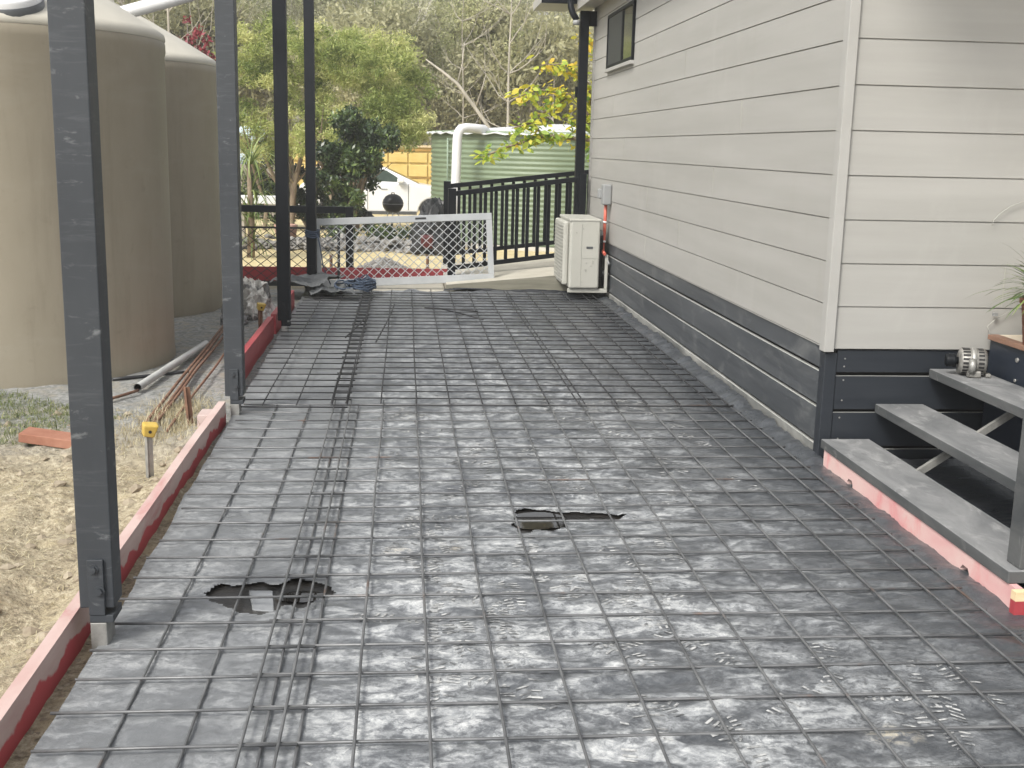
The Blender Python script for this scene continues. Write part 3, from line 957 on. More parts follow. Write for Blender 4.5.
# ---------------------------------------------------------------- stair, landing, formwork of the stair
st = thing("staircase", "open stair of three dusty charcoal treads climbing along the front wall", "staircase", (2.1, 5.53, 0))
for i, (x, z) in enumerate(((2.10, 0.14), (2.372, 0.32), (2.645, 0.50))):
    b = MB()
    b.box(x - 2.1, -1.87 if i == 0 else -1.9, z - 0.045, x - 2.1 + 0.252, 0.005 + 0.012 * i, z, top=1)
    b.build("tread", [TREAD, TREADTOP], st, bevel=0.004)
b = MB()
b.hexa([(0.02, -0.59, -0.005), (0.04, -0.59, -0.03), (0.04, -0.57, -0.03), (0.02, -0.57, -0.005)],
       [(0.76, -0.59, 0.487), (0.775, -0.59, 0.462), (0.775, -0.57, 0.462), (0.76, -0.57, 0.487)])
b.build("stringer", GALV, st)
b = MB()
b.box(0.046, -1.855, 0.141, 0.136, -1.765, 1.4)
b.build("newel_post", TREAD, st, bevel=0.004)

b = MB()
def notch(yc):
    return [(yc - 0.035, -0.03), (yc - 0.035, 0.022), (yc - 0.02, 0.040), (yc + 0.02, 0.040), (yc + 0.035, 0.022), (yc + 0.035, -0.03)]
poly = [(3.62, -0.03)] + notch(3.98) + notch(5.14) + [(5.50, -0.03), (5.50, 0.0935), (3.62, 0.0935)]
b.prism(poly, 2.108, 2.136, 'x')
tag(b.build("stair_formwork_board", PINK, fixn=True), "pink formwork board with two notches under the lowest stair tread", "formwork board", "formwork boards")
b = MB()
b.box(2.092, 3.585, -0.03, 3.6, 3.617, 0.060)
b.box(2.092, 3.585, 0.060, 3.6, 3.617, 0.0925, mi=1)
tag(b.build("formwork_board", [RED, RAWPLY]), "red formwork board with raw timber top meeting the pink one at the stair foot", "formwork board", "formwork boards")

ld = thing("landing", "navy sided landing box with a brown timber edge at the head of the stair", "landing", (2.93, 5.54, 0))
MB().box(0.012, -2.2, -0.03, 3.0, 0.0, 0.655).build("fascia", NAVY, ld, bevel=0.003)
MB().box(-0.005, -2.2, 0.657, 0.05, 0.0, 0.682).build("edge_strip", TIMBER, ld, bevel=0.003)
MB().box(0.052, -2.2, 0.657, 3.0, 0.0, 0.680).build("deck", PLY, ld)
for (y, z, r_) in ((-0.28, 0.60, 0.012), (-0.28, 0.50, 0.008), (-0.42, 0.46, 0.008)):
    MB().tube([(0.013, y, z), (0.005, y, z)], r_, 8).build("screw", GALV, ld)

for pts, lab in (([(2.93, 5.52, 0.683), (2.925, 5.553, 0.72), (2.96, 5.55, 0.755), (3.03, 5.552, 0.795), (3.10, 5.553, 0.82), (3.25, 5.553, 0.835)], "thin grey tube standing for a vine shadow rising from the landing edge on the wall"),
                 ([(2.895, 5.553, 1.225), (2.90, 5.552, 1.25), (2.93, 5.55, 1.285), (2.98, 5.552, 1.32), (3.06, 5.553, 1.35), (3.25, 5.553, 1.40)], "thin grey tube standing for a vine shadow on the wall above the spiky plant")):
    b = MB()  # thin tubes drawn in for vine shadows on the wall
    b.tube(pts, 0.0022, 6)
    tag(b.build("wall_shadow_line", ACD), lab, "shadow line")
b = MB()
b.box(2.945, 5.535, 0.775, 2.965, 5.555, 0.79)
tag(b.build("wall_clip", GREYP), "small grey clip on the pale wall just above the landing edge", "clip")

# alternator on the top tread
alt = thing("alternator", "worn alloy alternator with slotted vents lying on the top stair tread", "alternator", (2.775, 5.38, 0.5), R(-16))
X90 = Matrix.Rotation(R(90), 4, 'Y')
def axm(dx):
    return Matrix.Translation((dx, 0, 0.072)) @ X90
b = MB()
b.lathe([(0.0, -0.065), (0.05, -0.065), (0.062, -0.055), (0.064, -0.012), (0.064, 0.012), (0.064, 0.05), (0.055, 0.062), (0.02, 0.066), (0.0, 0.066)], 28, mat=axm(0))
b.build("body", ALU, alt)
b = MB()
for q in range(20):
    a = 2 * PI * q / 20
    mm = Matrix.Translation((0, 0, 0.072)) @ Matrix.Rotation(a, 4, 'X')
    b.box(-0.052, -0.0048, 0.0625, -0.018, 0.0048, 0.0652, mat=mm)
b.build("vent_slots", DARKV, alt)
b = MB()
for q in range(20):
    mm = Matrix.Translation((0, 0, 0.072)) @ Matrix.Rotation(2 * PI * q / 20, 4, 'X')
    b.box(0.020, -0.0048, 0.0625, 0.046, 0.0048, 0.0652, mat=mm)
b.build("vent_slots", DARKV, alt)
b = MB()
b.lathe([(0.0655, -0.011), (0.0685, -0.009), (0.0685, 0.009), (0.0655, 0.011)], 28, mat=axm(0))
b.build("stator_band", GALV, alt)
b = MB()
b.lathe([(0.0, -0.125), (0.026, -0.125), (0.032, -0.12), (0.030, -0.112), (0.033, -0.105), (0.030, -0.098), (0.033, -0.09), (0.032, -0.078), (0.018, -0.074), (0.018, -0.064)], 20, mat=axm(0))
b.build("pulley", CHAR2, alt)
MB().box(-0.03, -0.07, 0.002, 0.035, -0.03, 0.035).build("mounting_lug", ALU, alt, bevel=0.006)
MB().box(-0.06, 0.02, 0.002, 0.0, 0.06, 0.03).build("mounting_lug", ALU, alt, bevel=0.006)
MB().box(0.06, -0.05, 0.003, 0.085, 0.0, 0.02).build("mounting_lug", ALU, alt, bevel=0.004)
MB().tube([(-0.01, -0.06, 0.09), (-0.01, -0.078, 0.06), (-0.01, -0.066, 0.03)], 0.018, 8).build("bracket_arm", GALV, alt)

# spiky pot plant by the wall
def strap_leaves(b, c, n_, L0, L1, up, q, w=0.012, droop=1.0, tints=None):
    for i in range(n_):
        a = q.uniform(0, 2 * PI)
        L = q.uniform(L0, L1)
        el = q.uniform(*up)
        d = Vector((math.cos(a), math.sin(a), 0))
        p = Vector(c)
        vel = d * math.cos(el) + Vector((0, 0, math.sin(el)))
        side = Vector((-d.y, d.x, 0))
        K = 6
        vs = []
        ww = w * q.uniform(0.7, 1.2)
        for k in range(K + 1):
            t = k / K
            s = ww * (1 - t) ** 0.6 * (0.6 + 0.8 * t if t < 0.4 else 0.92)
            vs += [p - side * s, p + side * s + Vector((0, 0, 0.1 * s))]
            p = p + vel * (L / K)
            vel = (vel + Vector((0, 0, -0.22 * droop))).normalized()
        b.add(vs, [(2 * k, 2 * k + 1, 2 * k + 3, 2 * k + 2) for k in range(K)], 0, True)
        if tints is not None:
            tv = q.random()
            tints += [tv] * len(vs)
SPIKE = leaf_mat("spiky_leaf", [(0.035, 0.075, 0.015), (0.09, 0.15, 0.035), (0.27, 0.31, 0.11)], trans=0.15)
pp = thing("pot_plant", "spiky green plant with pale leaf tips against the pale wall by the landing", "plant", (3.02, 5.20, 0.682))
b = MB()
b.lathe([(0.0, 0.0), (0.085, 0.0), (0.11, 0.2), (0.12, 0.2), (0.12, 0.225), (0.10, 0.225), (0.09, 0.2), (0.0, 0.2)], 24)
b.build("pot", TERRA, pp)
b = MB()
tt = []
strap_leaves(b, (0, 0, 0.2), 190, 0.22, 0.42, (0.35, 1.5), random.Random(3), 0.012, 1.0, tt)
b.build("leaves", SPIKE, pp, attr=tt)

# ---------------------------------------------------------------- charcoal posts on steel stirrups
def post(y, label, z0, x=-1.0, paint=None):
    paint = paint or CHAR
    t = thing("carport_post", label, "post", (x, y, 0), 0, "charcoal posts along the slab edge")
    MB().box(-0.052, -0.052, z0, 0.052, 0.052, 3.2).build("shaft", paint, t, bevel=0.004)
    b = MB()
    b.box(-0.022, -0.063, z0 - 0.02, 0.026, -0.053, z0 + 0.16)
    b.box(-0.022, -0.060, z0 - 0.045, 0.050, 0.05, z0 - 0.021)
    br = b.build("stirrup_bracket", paint, t, bevel=0.002)
    b = MB()
    b.hexa([(-0.022, -0.058, -0.05), (0.028, -0.058, -0.05), (0.028, 0.04, -0.05), (-0.022, 0.04, -0.05)],
           [(-0.022, -0.058, z0 - 0.046), (0.028, -0.058, z0 - 0.046), (0.028, 0.04, z0 - 0.046), (-0.022, 0.04, z0 - 0.046)])
    b.build("stirrup_leg", GALV, t, bevel=0.003)
    for (dx, dz) in ((-0.004, 0.13), (0.012, 0.06)):
        b = MB()
        b.tube([(dx, -0.0635, z0 + dz), (dx, -0.075, z0 + dz)], 0.011, 6, smooth=False)
        b.tube([(dx, -0.0635, z0 + dz), (dx, -0.066, z0 + dz)], 0.017, 12)
        b.build("bolt", paint, br)
    return t
post(3.53, "nearest and widest charcoal post, its pale steel foot beside the torn plastic", 0.125, -0.945)
post(6.68, "second charcoal post, standing where two red boards meet beside the beige tank", 0.115, -0.975)
post(9.72, "third charcoal post, standing beside the clear rubbish bag", 0.10, -1.0, CHARDARK)
p4 = post(12.75, "fourth and farthest charcoal post, at the end of the silver screen door", 0.09, -1.01, CHARDARK)
b = MB()
for q in range(4):
    z = 0.56 + 0.02 * q
    k = 14
    b.tube([(0.060 * math.cos(2 * PI * i / k) * 1.25, 0.060 * math.sin(2 * PI * i / k) * 1.25, z + 0.01 * math.sin(i)) for i in range(k + 1)], 0.009, 6)
b.tube([(0.06, -0.06, 0.58), (0.09, -0.10, 0.45), (0.12, -0.12, 0.25), (0.20, -0.15, 0.06)], 0.007, 6)
tie = tag(b.build("rope_tie", ROPE), "blue rope tied round the farthest charcoal post", "rope")
tie.location = (-1.0, 12.75, 0)

# ---------------------------------------------------------------- formwork along the left edge
def board(x0, x1, y0, y1, z0, z1, mats, label):
    b = MB()
    k = max(2, int((y1 - y0) / 0.4))
    vs, fs = [], []
    for i in range(k + 1):
        y = y0 + (y1 - y0) * i / k
        d = 0.006 * nz(y * 0.8, x0)
        zz = 0.005 * nz(y * 0.7, 4)
        vs += [(x0 + d, y, z0), (x1 + d, y, z0), (x1 + d, y, z1 + zz), (x0 + d, y, z1 + zz), (x1 + d + 0.0004, y, z0 + (z1 - z0) * 0.45 + 0.02 * nz(y * 2.0, 8))]
    for i in range(k):
        o, p = i * 5, (i + 1) * 5
        b.add([], [])
        fs += [((o + 3, o + 2, p + 2, p + 3), 1), ((o + 0, o + 3, p + 3, p + 0), 1), ((o + 2, o + 4, p + 4, p + 2), 1), ((o + 4, o + 1, p + 1, p + 4), 0), ((o + 1, o, p, p + 1), 0)]
    e = k * 5
    fs += [((0, 1, 4, 2, 3), 0), ((e + 3, e + 2, e + 4, e + 1, e), 0)]
    b.v += vs
    for f, m in fs:
        b.f.append(f)
        b.mi.append(m)
        b.sm.append(False)
    return tag(b.build("formwork_board", mats, fixn=True), label, "formwork board", "formwork boards")
NEARB = board_paint("formwork_weathered", 0.022)
board(-1.062, -1.022, 1.2, 6.60, -0.06, 0.093, [NEARB, NEARB], "sun-faded pinkish red board running from the foreground to the second post")
MB_red = [RED, RED]
board(-1.128, -1.084, 7.45, 9.66, -0.06, 0.135, MB_red, "bright red formwork board between the second and third charcoal posts")
board(-1.122, -1.078, 9.80, 11.45, -0.06, 0.135, MB_red, "short bright red formwork board beyond the third charcoal post")
b = MB()
b.box(-1.14, 6.36, -0.06, -1.072, 6.52, 0.065)
tag(b.build("timber_block", [REDPALE], bevel=0.004), "faded pink timber block against the outside of the near board", "timber block")
b = MB()
b.box(-2.2, 13.78, -0.06, 0.50, 13.825, 0.118)
tag(b.build("formwork_board", REDSHADE), "red formwork board with shade in its colour lying across behind the silver screen door", "formwork board", "formwork boards")

def peg(x, y, h, cap, label, mat=RUST, lean=(0, 0), r=0.016):
    z0 = ground_z(x, y) - 0.05
    t = thing("formwork_peg", label, "peg", (x, y, z0), 0, "steel formwork pegs")
    L = h + 0.05
    b = MB()
    for a in (0, 2.1, 4.2):      # star section
        ca, sa = math.cos(a + 0.4), math.sin(a + 0.4)
        px, py = -sa * 0.003, ca * 0.003
        b.hexa([(px, py, 0), (-px, -py, 0), (-px + ca * r * 1.3, -py + sa * r * 1.3, 0), (px + ca * r * 1.3, py + sa * r * 1.3, 0)],
               [(px + lean[0], py + lean[1], L), (-px + lean[0], -py + lean[1], L), (-px + ca * r * 1.3 + lean[0], -py + sa * r * 1.3 + lean[1], L), (px + ca * r * 1.3 + lean[0], py + sa * r * 1.3 + lean[1], L)])
    b.build("picket", mat, t, fixn=True)
    if cap:
        b = MB()
        mm = Matrix.Translation((lean[0], lean[1], L - 0.045)) @ Matrix.Rotation(R(14), 4, 'Y') @ Matrix.Rotation(R(20), 4, 'Z')
        b.hexa([mm @ Vector(p) for p in ((-0.026, -0.026, 0), (0.026, -0.026, 0), (0.026, 0.026, 0), (-0.026, 0.026, 0))],
               [mm @ Vector(p) for p in ((-0.036, -0.036, 0.058), (0.036, -0.036, 0.066), (0.036, 0.036, 0.066), (-0.036, 0.036, 0.058))])
        c = b.build("safety_cap", CAPY, t, bevel=0.008)
        b = MB()
        b.tube([mm @ Vector((0.0, -0.0305, 0.03)), mm @ Vector((0.0, -0.034, 0.03))], 0.008, 8)
        b.build("cap_hole", DARKV, c)
    return t
peg(-1.205, 5.44, 0.245, True, "grey steel peg with a yellow cap beside the faded near board", GALV)
peg(-1.215, 6.58, 0.225, False, "bare rusty peg standing in the dry grass just before the second post", RUST, (-0.02, 0))
peg(-1.235, 10.0, 0.23, True, "rusty peg with a yellow cap between the rubbish bag and the red board", RUST)
peg(-0.93, 14.75, 0.24, False, "bare rusty peg behind the silver screen, nearer the black post", RUST)
peg(0.28, 14.70, 0.26, False, "bare rusty peg behind the silver screen, nearer the railing", RUST)

# ---------------------------------------------------------------- things on the soil to the left
def rod(p0, p1, r, mat, label, name, cat, group=None, sag=0.0):
    b = MB()
    p0, p1 = Vector(p0), Vector(p1)
    pts = [p0.lerp(p1, i / 6) + Vector((0.012 * nz(i * 0.6, p0.x * 9), 0, sag * math.sin(PI * i / 6))) for i in range(7)]
    b.tube(pts, r, 8)
    return tag(b.build(name, mat), label, cat, group)
rod((-1.455, 6.42, -0.02), (-1.535, 10.1, 0.02), 0.010, RUST, "rusty bar on the tank side of the loose bundle on the gravel", "rusty_bar", "steel bar", "rusty bars on the gravel")
rod((-1.415, 6.30, -0.022), (-1.50, 9.9, 0.02), 0.010, RUST, "rusty bar in the middle of the loose bundle on the gravel", "rusty_bar", "steel bar", "rusty bars on the gravel")
rod((-1.395, 6.24, -0.016), (-1.46, 9.7, 0.01), 0.009, RUST, "rusty bar on the slab side of the loose bundle on the gravel", "rusty_bar", "steel bar", "rusty bars on the gravel")
rod((-1.30, 6.35, -0.02), (-1.345, 9.2, 0.01), 0.008, RUST, "single thin rusty bar between the bundle and the second post", "rusty_bar", "steel bar")
b = MB()
b.tube([(-1.70, 7.44, -0.005), (-1.535, 9.05, 0.01)], 0.025, 14, cap=False)
b.tube([(-1.70, 7.441, -0.005), (-1.535, 9.05, 0.01)], 0.019, 14, mi=1, cap=False)
tag(b.build("grey_conduit", [M("conduit_grey", (0.38, 0.39, 0.38), rough=0.5), DARKV]), "straight grey plastic pipe lying on the gravel beside the beige tank", "pipe")
rod((-1.95, 7.85, -0.035), (-1.50, 8.12, -0.035), 0.012, BLACKM, "black hose end lying at the foot of the near beige tank", "hose", "hose")
rod((-1.92, 6.9, -0.02), (-1.69, 7.42, -0.02), 0.010, RUST, "short brown stick lying behind the near post on the gravel", "stick", "stick")
b = MB()
b.box(-0.20, -0.06, 0.0, 0.22, 0.06, 0.05)
o = b.build("terracotta_plank", TERRA, bevel=0.004)
o.location = (-1.80, 6.10, ground_z(-1.8, 6.1) + 0.0)
o.rotation_euler = (R(4), R(6), R(-9))
tag(o, "short terracotta coloured plank lying on the grass behind the nearest post", "plank")

# crumpled things
def crumple(name, label, cat, mat, loc, size, amp, seed, res=26, flat=False, rz=0.0):
    b = MB()
    vs, fs = [], []
    if flat:
        for j in range(res + 1):
            for i in range(res + 1):
                u, v = i / res - 0.5, j / res - 0.5
                d = 0.25 * nz(u * 1.3 + seed, v * 1.3)
                z = amp * (0.35 + 0.8 * nz(u * 2.6 + seed, v * 2.6, seed) + 0.5 * (0.4 - abs(nz(u * 5, v * 5 + seed))) + 0.1 * nz(u * 14, v * 14, seed))
                vs.append((u * size[0] * (1 + d), v * size[1] * (1 + 1.2 * d), max(0.004, z) + size[2]))
        fs = [(j * (res + 1) + i, j * (res + 1) + i + 1, (j + 1) * (res + 1) + i + 1, (j + 1) * (res + 1) + i) for j in range(res) for i in range(res)]
        b.add(vs, fs, 0, True)
    else:
        rows = res // 2
        for j in range(rows + 1):
            th = (PI / 2) * j / rows
            for i in range(res):
                a = 2 * PI * i / res
                d = Vector((math.cos(a) * math.cos(th), math.sin(a) * math.cos(th), math.sin(th)))
                q = d * 2.4 + Vector((seed, seed, 0))
                rr = 1 + amp * (0.55 * nz(q.x * 0.6, q.y * 0.6, q.z * 0.6) + 0.5 * (1 - abs(nz(q.x * 1.3, q.y * 1.3, q.z * 1.3)) * 2.2) + 0.22 * abs(nz(q.x * 3, q.y * 3, q.z * 3)) - 0.3)
                vs.append((d.x * size[0] * rr, d.y * size[1] * rr, max(0, d.z * size[2] * rr)))
        fs = [(j * res + i, j * res + (i + 1) % res, (j + 1) * res + (i + 1) % res, (j + 1) * res + i) for j in range(rows) for i in range(res)]
        b.add(vs, fs, 0, False)
    o = b.build(name, mat)
    o.location = loc
    o.rotation_euler = (0, 0, rz)
    return tag(o, label, cat)
crumple("rubbish_bag", "crumpled clear rubbish bag on the ground between the second and third posts", "rubbish bag", BAGM, (-1.42, 10.95, -0.05), (0.19, 0.30, 0.33), 0.5, 3.1, 64)
crumple("rubbish_bag", "small dark rubbish bag at the foot of the clear one", "rubbish bag", M("dark_bag", (0.03, 0.03, 0.032), (0.2, 0.2, 0.2), scale=9, rough=0.35), (-1.52, 10.45, -0.05), (0.11, 0.2, 0.22), 0.6, 7.7, 30)
crumple("plastic_offcut", "folded offcut of dusty black plastic at the far end of the red board", "plastic sheet", SHEETG, (-0.80, 12.05, 0.0), (0.42, 0.75, 0.03), 0.10, 1.7, 26, True, 0.2)
crumple("plastic_offcut", "upper folded flap of black plastic draped beside the farthest post", "plastic sheet", SHEETG, (-1.06, 12.25, 0.0), (0.55, 0.7, 0.11), 0.09, 5.2, 26, True, -0.3)
q = random.Random(5)
b = MB()
for s in range(9):
    pts = []
    cx, cy = q.uniform(-0.09, 0.09), q.uniform(-0.16, 0.16)
    rx, ry = q.uniform(0.07, 0.17), q.uniform(0.12, 0.32)
    ph = q.uniform(0, 6)
    for i in range(22):
        a = ph + i * 0.42
        pts.append((cx + rx * math.cos(a) + 0.03 * nz(i, s), cy + ry * math.sin(a) + 0.04 * nz(s, i), 0.075 + 0.055 * (0.5 + nz(i * 0.5, s * 3.1)) + 0.006 * s))
    b.tube(pts, 0.0085, 6)
o = b.build("rope_bundle", ROPE)
o.location = (-0.50, 12.2, 0)
tag(o, "tangled blue rope bundle lying on the far end of the mesh", "rope")

# grass
GRASSG = leaf_mat("green_grass", [(0.075, 0.105, 0.032), (0.15, 0.185, 0.06), (0.32, 0.31, 0.16)], trans=0.3)
STRAW = leaf_mat("dry_straw", [(0.28, 0.23, 0.13), (0.46, 0.40, 0.25), (0.60, 0.55, 0.39)], trans=0.25)
def blades(name, label, mat, spots, h, w, lean, seed):
    q = random.Random(seed)
    b = MB()
    tt = []
    for (x, y) in spots:
        a = q.uniform(0, 2 * PI)
        L = q.uniform(*h)
        le = q.uniform(*lean)
        z = ground_z(x, y) - 0.004
        d = Vector((math.cos(a), math.sin(a), 0))
        s = Vector((-d.y, d.x, 0)) * w * q.uniform(0.6, 1.3)
        p0 = Vector((x, y, z))
        p1 = p0 + d * L * 0.45 * le + Vector((0, 0, L * 0.6 * (1.1 - le)))
        p2 = p0 + d * L * le + Vector((0, 0, L * max(0.03, 1 - le)))
        b.add([p0 - s, p0 + s, p1 + s * 0.8, p1 - s * 0.8, p2], [(0, 1, 2, 3), (3, 2, 4)])
        tt += [q.random()] * 5
    o = stuff(b.build(name, mat, attr=tt))
    o["label"] = label
    return o
q = random.Random(21)
sp = []
while len(sp) < 6500:
    x, y = q.uniform(-3.4, -1.62), q.uniform(5.7, 7.45)
    if nz(x * 2.2, y * 2.2, 2) + 0.9 * math.exp(-((x + 2.2) / 0.5) ** 2 - ((y - 6.75) / 0.45) ** 2) > 0.34:
        sp.append((x, y))
blades("green_grass", "patch of short green grass at the foot of the near tank", GRASSG, sp, (0.025, 0.085), 0.0018, (0.35, 0.95), 1)
sp = []
while len(sp) < 2600:
    x, y = q.gauss(-1.34, 0.10), q.gauss(6.75, 0.32)
    if x < -1.10:
        sp.append((x, y))
for _ in range(500):
    sp.append((q.gauss(-1.40, 0.12), q.gauss(6.15, 0.2)))
blades("dry_grass", "clump of dry straw grass around the bare rusty peg", STRAW, sp, (0.04, 0.13), 0.0014, (0.3, 0.95), 2)
sp = []
while len(sp) < 13000:
    x, y = q.uniform(-3.2, -1.09), q.uniform(2.6, 7.0)
    if nz(x * 1.8, y * 1.8, 4) > -0.12:
        sp.append((x, y))
blades("straw_litter", "dry straw littered over the bare soil outside the formwork", STRAW, sp, (0.015, 0.08), 0.0016, (0.75, 1.0), 3)
q = random.Random(8)
b = MB()
def pebble(b, x, y, z, s, q):
    vs = []
    ico = [(0, 0, 1), (0.9, 0, 0.4), (0.28, 0.85, 0.4), (-0.72, 0.53, 0.4), (-0.72, -0.53, 0.4), (0.28, -0.85, 0.4), (0.72, 0.53, -0.3), (-0.28, 0.85, -0.3), (-0.9, 0, -0.3), (-0.28, -0.85, -0.3), (0.72, -0.53, -0.3)]
    for v in ico:
        k = s * q.uniform(0.7, 1.2)
        vs.append((x + v[0] * k, y + v[1] * k, z + v[2] * k * 0.7))
    fs = [(0, 1, 2), (0, 2, 3), (0, 3, 4), (0, 4, 5), (0, 5, 1), (1, 6, 2), (2, 7, 3), (3, 8, 4), (4, 9, 5), (5, 10, 1), (2, 6, 7), (3, 7, 8), (4, 8, 9), (5, 9, 10), (1, 10, 6)]
    b.add(vs, fs)
for _ in range(650):
    x, y = q.uniform(-3.0, -1.08), q.uniform(2.6, 6.9)
    pebble(b, x, y, ground_z(x, y), 0.006 + 0.034 * q.random() ** 4, q)
for _ in range(160):
    x, y = q.uniform(-1.015, -0.955), q.uniform(2.5, 6.6)
    pebble(b, x, y, -0.045, q.uniform(0.006, 0.017), q)
CLOD = M("soil_clod", (0.19, 0.155, 0.11), (0.34, 0.295, 0.22), scale=9, rough=0.95)
o = stuff(b.build("soil_clods", CLOD))
o["label"] = "loose clods and pebbles on the bare soil"

# ---------------------------------------------------------------- rainwater tanks on the left
def poly_tank(x, y, rr, sh, label, inlet):
    t = thing("water_tank", label, "water tank", (x, y, -0.06), 0, "beige rainwater tanks")
    b = MB()
    prof = [(rr + 0.004, 0.0), (rr + 0.006, 0.05), (rr, 0.09), (rr, sh - 0.16), (rr + 0.008, sh - 0.13), (rr + 0.008, sh - 0.075), (rr + 0.002, sh - 0.06)]
    b.lathe(prof, 72)
    b.build("tank_wall", TANK, t)
    b = MB()
    b.lathe([(rr + 0.003, sh - 0.059), (rr + 0.010, sh - 0.045), (rr + 0.004, sh - 0.01), (rr - 0.035, sh + 0.02), (rr * 0.75, sh + 0.17), (rr * 0.45, sh + 0.36), (rr * 0.2, sh + 0.50), (rr * 0.19, sh + 0.54), (0, sh + 0.55)], 72)
    b.build("tank_roof", TANKROOF, t)
    if inlet:
        b = MB()
        mm = Matrix.Translation((0.40, -0.87, sh + 0.055)) @ Matrix.Rotation(R(22), 4, 'X')
        b.lathe([(0.205, -0.03), (0.205, 0.03), (0.20, 0.035)], 36, mat=mm)
        b.build("inlet_collar", BADGE, t)
        b = MB()
        b.lathe([(0.196, 0.0), (0.196, 0.065), (0.185, 0.08), (0.0, 0.085)], 36, mat=mm)
        b.build("inlet_lid", WHITEP, t)
    return t
poly_tank(-2.86, 8.68, 1.14, 2.35, "near beige poly water tank with a round inlet lid on its roof", True)
poly_tank(-2.93, 11.55, 1.14, 2.35, "second beige poly water tank, half hidden behind the near one", False)
b = MB()
b.tube([(-2.42, 9.55, 2.41), (-2.25, 9.50, 2.465), (-1.65, 9.42, 2.63), (-0.9, 9.3, 2.86), (0.1, 9.1, 3.16)], 0.052, 16)
tag(b.build("white_pipe", WHITEP), "white plastic pipe slanting up from the near tank roof", "pipe")

# ---------------------------------------------------------------- silver screen door leaning at the end of the slab
def diamond(b, w, h, dx, dz, r, y=0.0, twist=0.0):
    """Diamond grille in the plane y, clipped to w by h."""
    k = dz / dx
    for sgn in (1, -1):
        c = -w if sgn > 0 else 0.0
        c_end = w if sgn > 0 else 2 * w
        c = -h / k if sgn > 0 else 0.0
        c_end = w if sgn > 0 else w + h / k
        while c < c_end:
            p = []
            if sgn > 0:
                x0, x1 = max(0, c), min(w, c + h / k)
                p = [(x0, y, (x0 - c) * k), (x1, y, (x1 - c) * k)]
            else:
                x0, x1 = max(0, c - h / k), min(w, c)
                p = [(x0, y + r * 0.8, (c - x0) * k), (x1, y + r * 0.8, (c - x1) * k)]
            if x1 - x0 > 0.01:
                b.tube(p, r, 5, cap=False)
            c += dx
door = thing("screen_door", "silver framed screen door with diamond mesh leaning on its side by the ramp", "screen door", (-0.955, 12.80, -0.005))
door.rotation_euler = (R(-9), R(-2.9), 0)
b = MB()
L_, H_ = 1.945, 0.755
b.box(0, 0, 0, L_, 0.03, 0.085)
b.box(0, 0, H_ - 0.075, L_, 0.03, H_)
b.box(0, 0, 0.085, 0.055, 0.03, H_ - 0.075)
b.box(L_ - 0.065, 0, 0.085, L_, 0.03, H_ - 0.075)
b.build("frame", SILVER, door, bevel=0.004)
b = MB()
diamond(b, L_ - 0.122, H_ - 0.162, 0.098, 0.092, 0.0046, 0.015)
m_ = b.build("diamond_grille", SILVER, door)
m_.location = (0.056, 0, 0.086)
MB().box(1.10, -0.004, H_ - 0.045, 1.22, -0.0005, H_ - 0.025).build("lock_plate", BLACKM, door)

door2 = thing("black_screen", "black framed diamond mesh screen standing behind the middle posts", "screen", (-2.35, 13.15, -0.03))
door2.rotation_euler = (R(-7), 0, 0)
b = MB()
L2, H2 = 1.62, 0.66
b.box(0, 0, 0, L2, 0.03, 0.06)
b.box(0, 0, H2 - 0.02, L2, 0.03, H2)
b.box(0, 0, 0.06, 0.03, 0.03, H2 - 0.02)
b.box(L2 - 0.03, 0, 0.06, L2, 0.03, H2 - 0.02)
b.build("frame", BLACKM, door2)
b = MB()
diamond(b, L2 - 0.062, H2 - 0.082, 0.135, 0.105, 0.0042, 0.015)
m_ = b.build("diamond_grille", BLACKM, door2)
m_.location = (0.031, 0, 0.061)

fr = thing("black_rail_fence", "low black rail fence with a square end post behind the screens", "fence", (-0.66, 14.0, -0.08))
MB().box(-0.045, -0.045, -0.05, 0.045, 0.045, 0.90).build("post", CHAR2, fr, bevel=0.004)
MB().box(-2.6, -0.03, 0.82, -0.046, 0.03, 0.90).build("rail", CHAR2, fr, bevel=0.003)
MB().box(-2.69, -0.045, -0.05, -2.601, 0.045, 0.90).build("post", CHAR2, fr, bevel=0.004)

# ---------------------------------------------------------------- ramp with two railings at the far end
ramp_o = thing("access_ramp", "pale concrete access ramp with a timber edge rising behind the air conditioner", "ramp", (0.45, 12.5, 0))
def rz_(x):
    return 0.080 + (x) * 0.098
b = MB()
b.hexa([(0, 0.03, -0.08), (2.6, 0.03, -0.08), (2.6, 2.3, -0.08), (0, 2.3, -0.08)], [(0, 0.03, rz_(0) - 0.004), (2.6, 0.03, rz_(2.6) - 0.004), (2.6, 2.3, rz_(2.6) - 0.004), (0, 2.3, rz_(0) - 0.004)])
b.build("ramp_surface", CONC, ramp_o)
b = MB()
b.hexa([(-0.01, -0.015, -0.04), (2.6, -0.015, 0.06), (2.6, 0.028, 0.06), (-0.01, 0.028, -0.04)], [(-0.01, -0.015, rz_(0)), (2.6, -0.015, rz_(2.6)), (2.6, 0.028, rz_(2.6)), (-0.01, 0.028, rz_(0))])
b.build("edge_board", OLIVE, ramp_o)
crumple("plastic_offcut", "dark strip of bunched plastic along the foot of the ramp edge", "plastic sheet", M("bunched_plastic", (0.014, 0.016, 0.02), rough=0.5), (1.12, 12.43, -0.01), (1.25, 0.10, 0.02), 0.05, 9.2, 30, True)

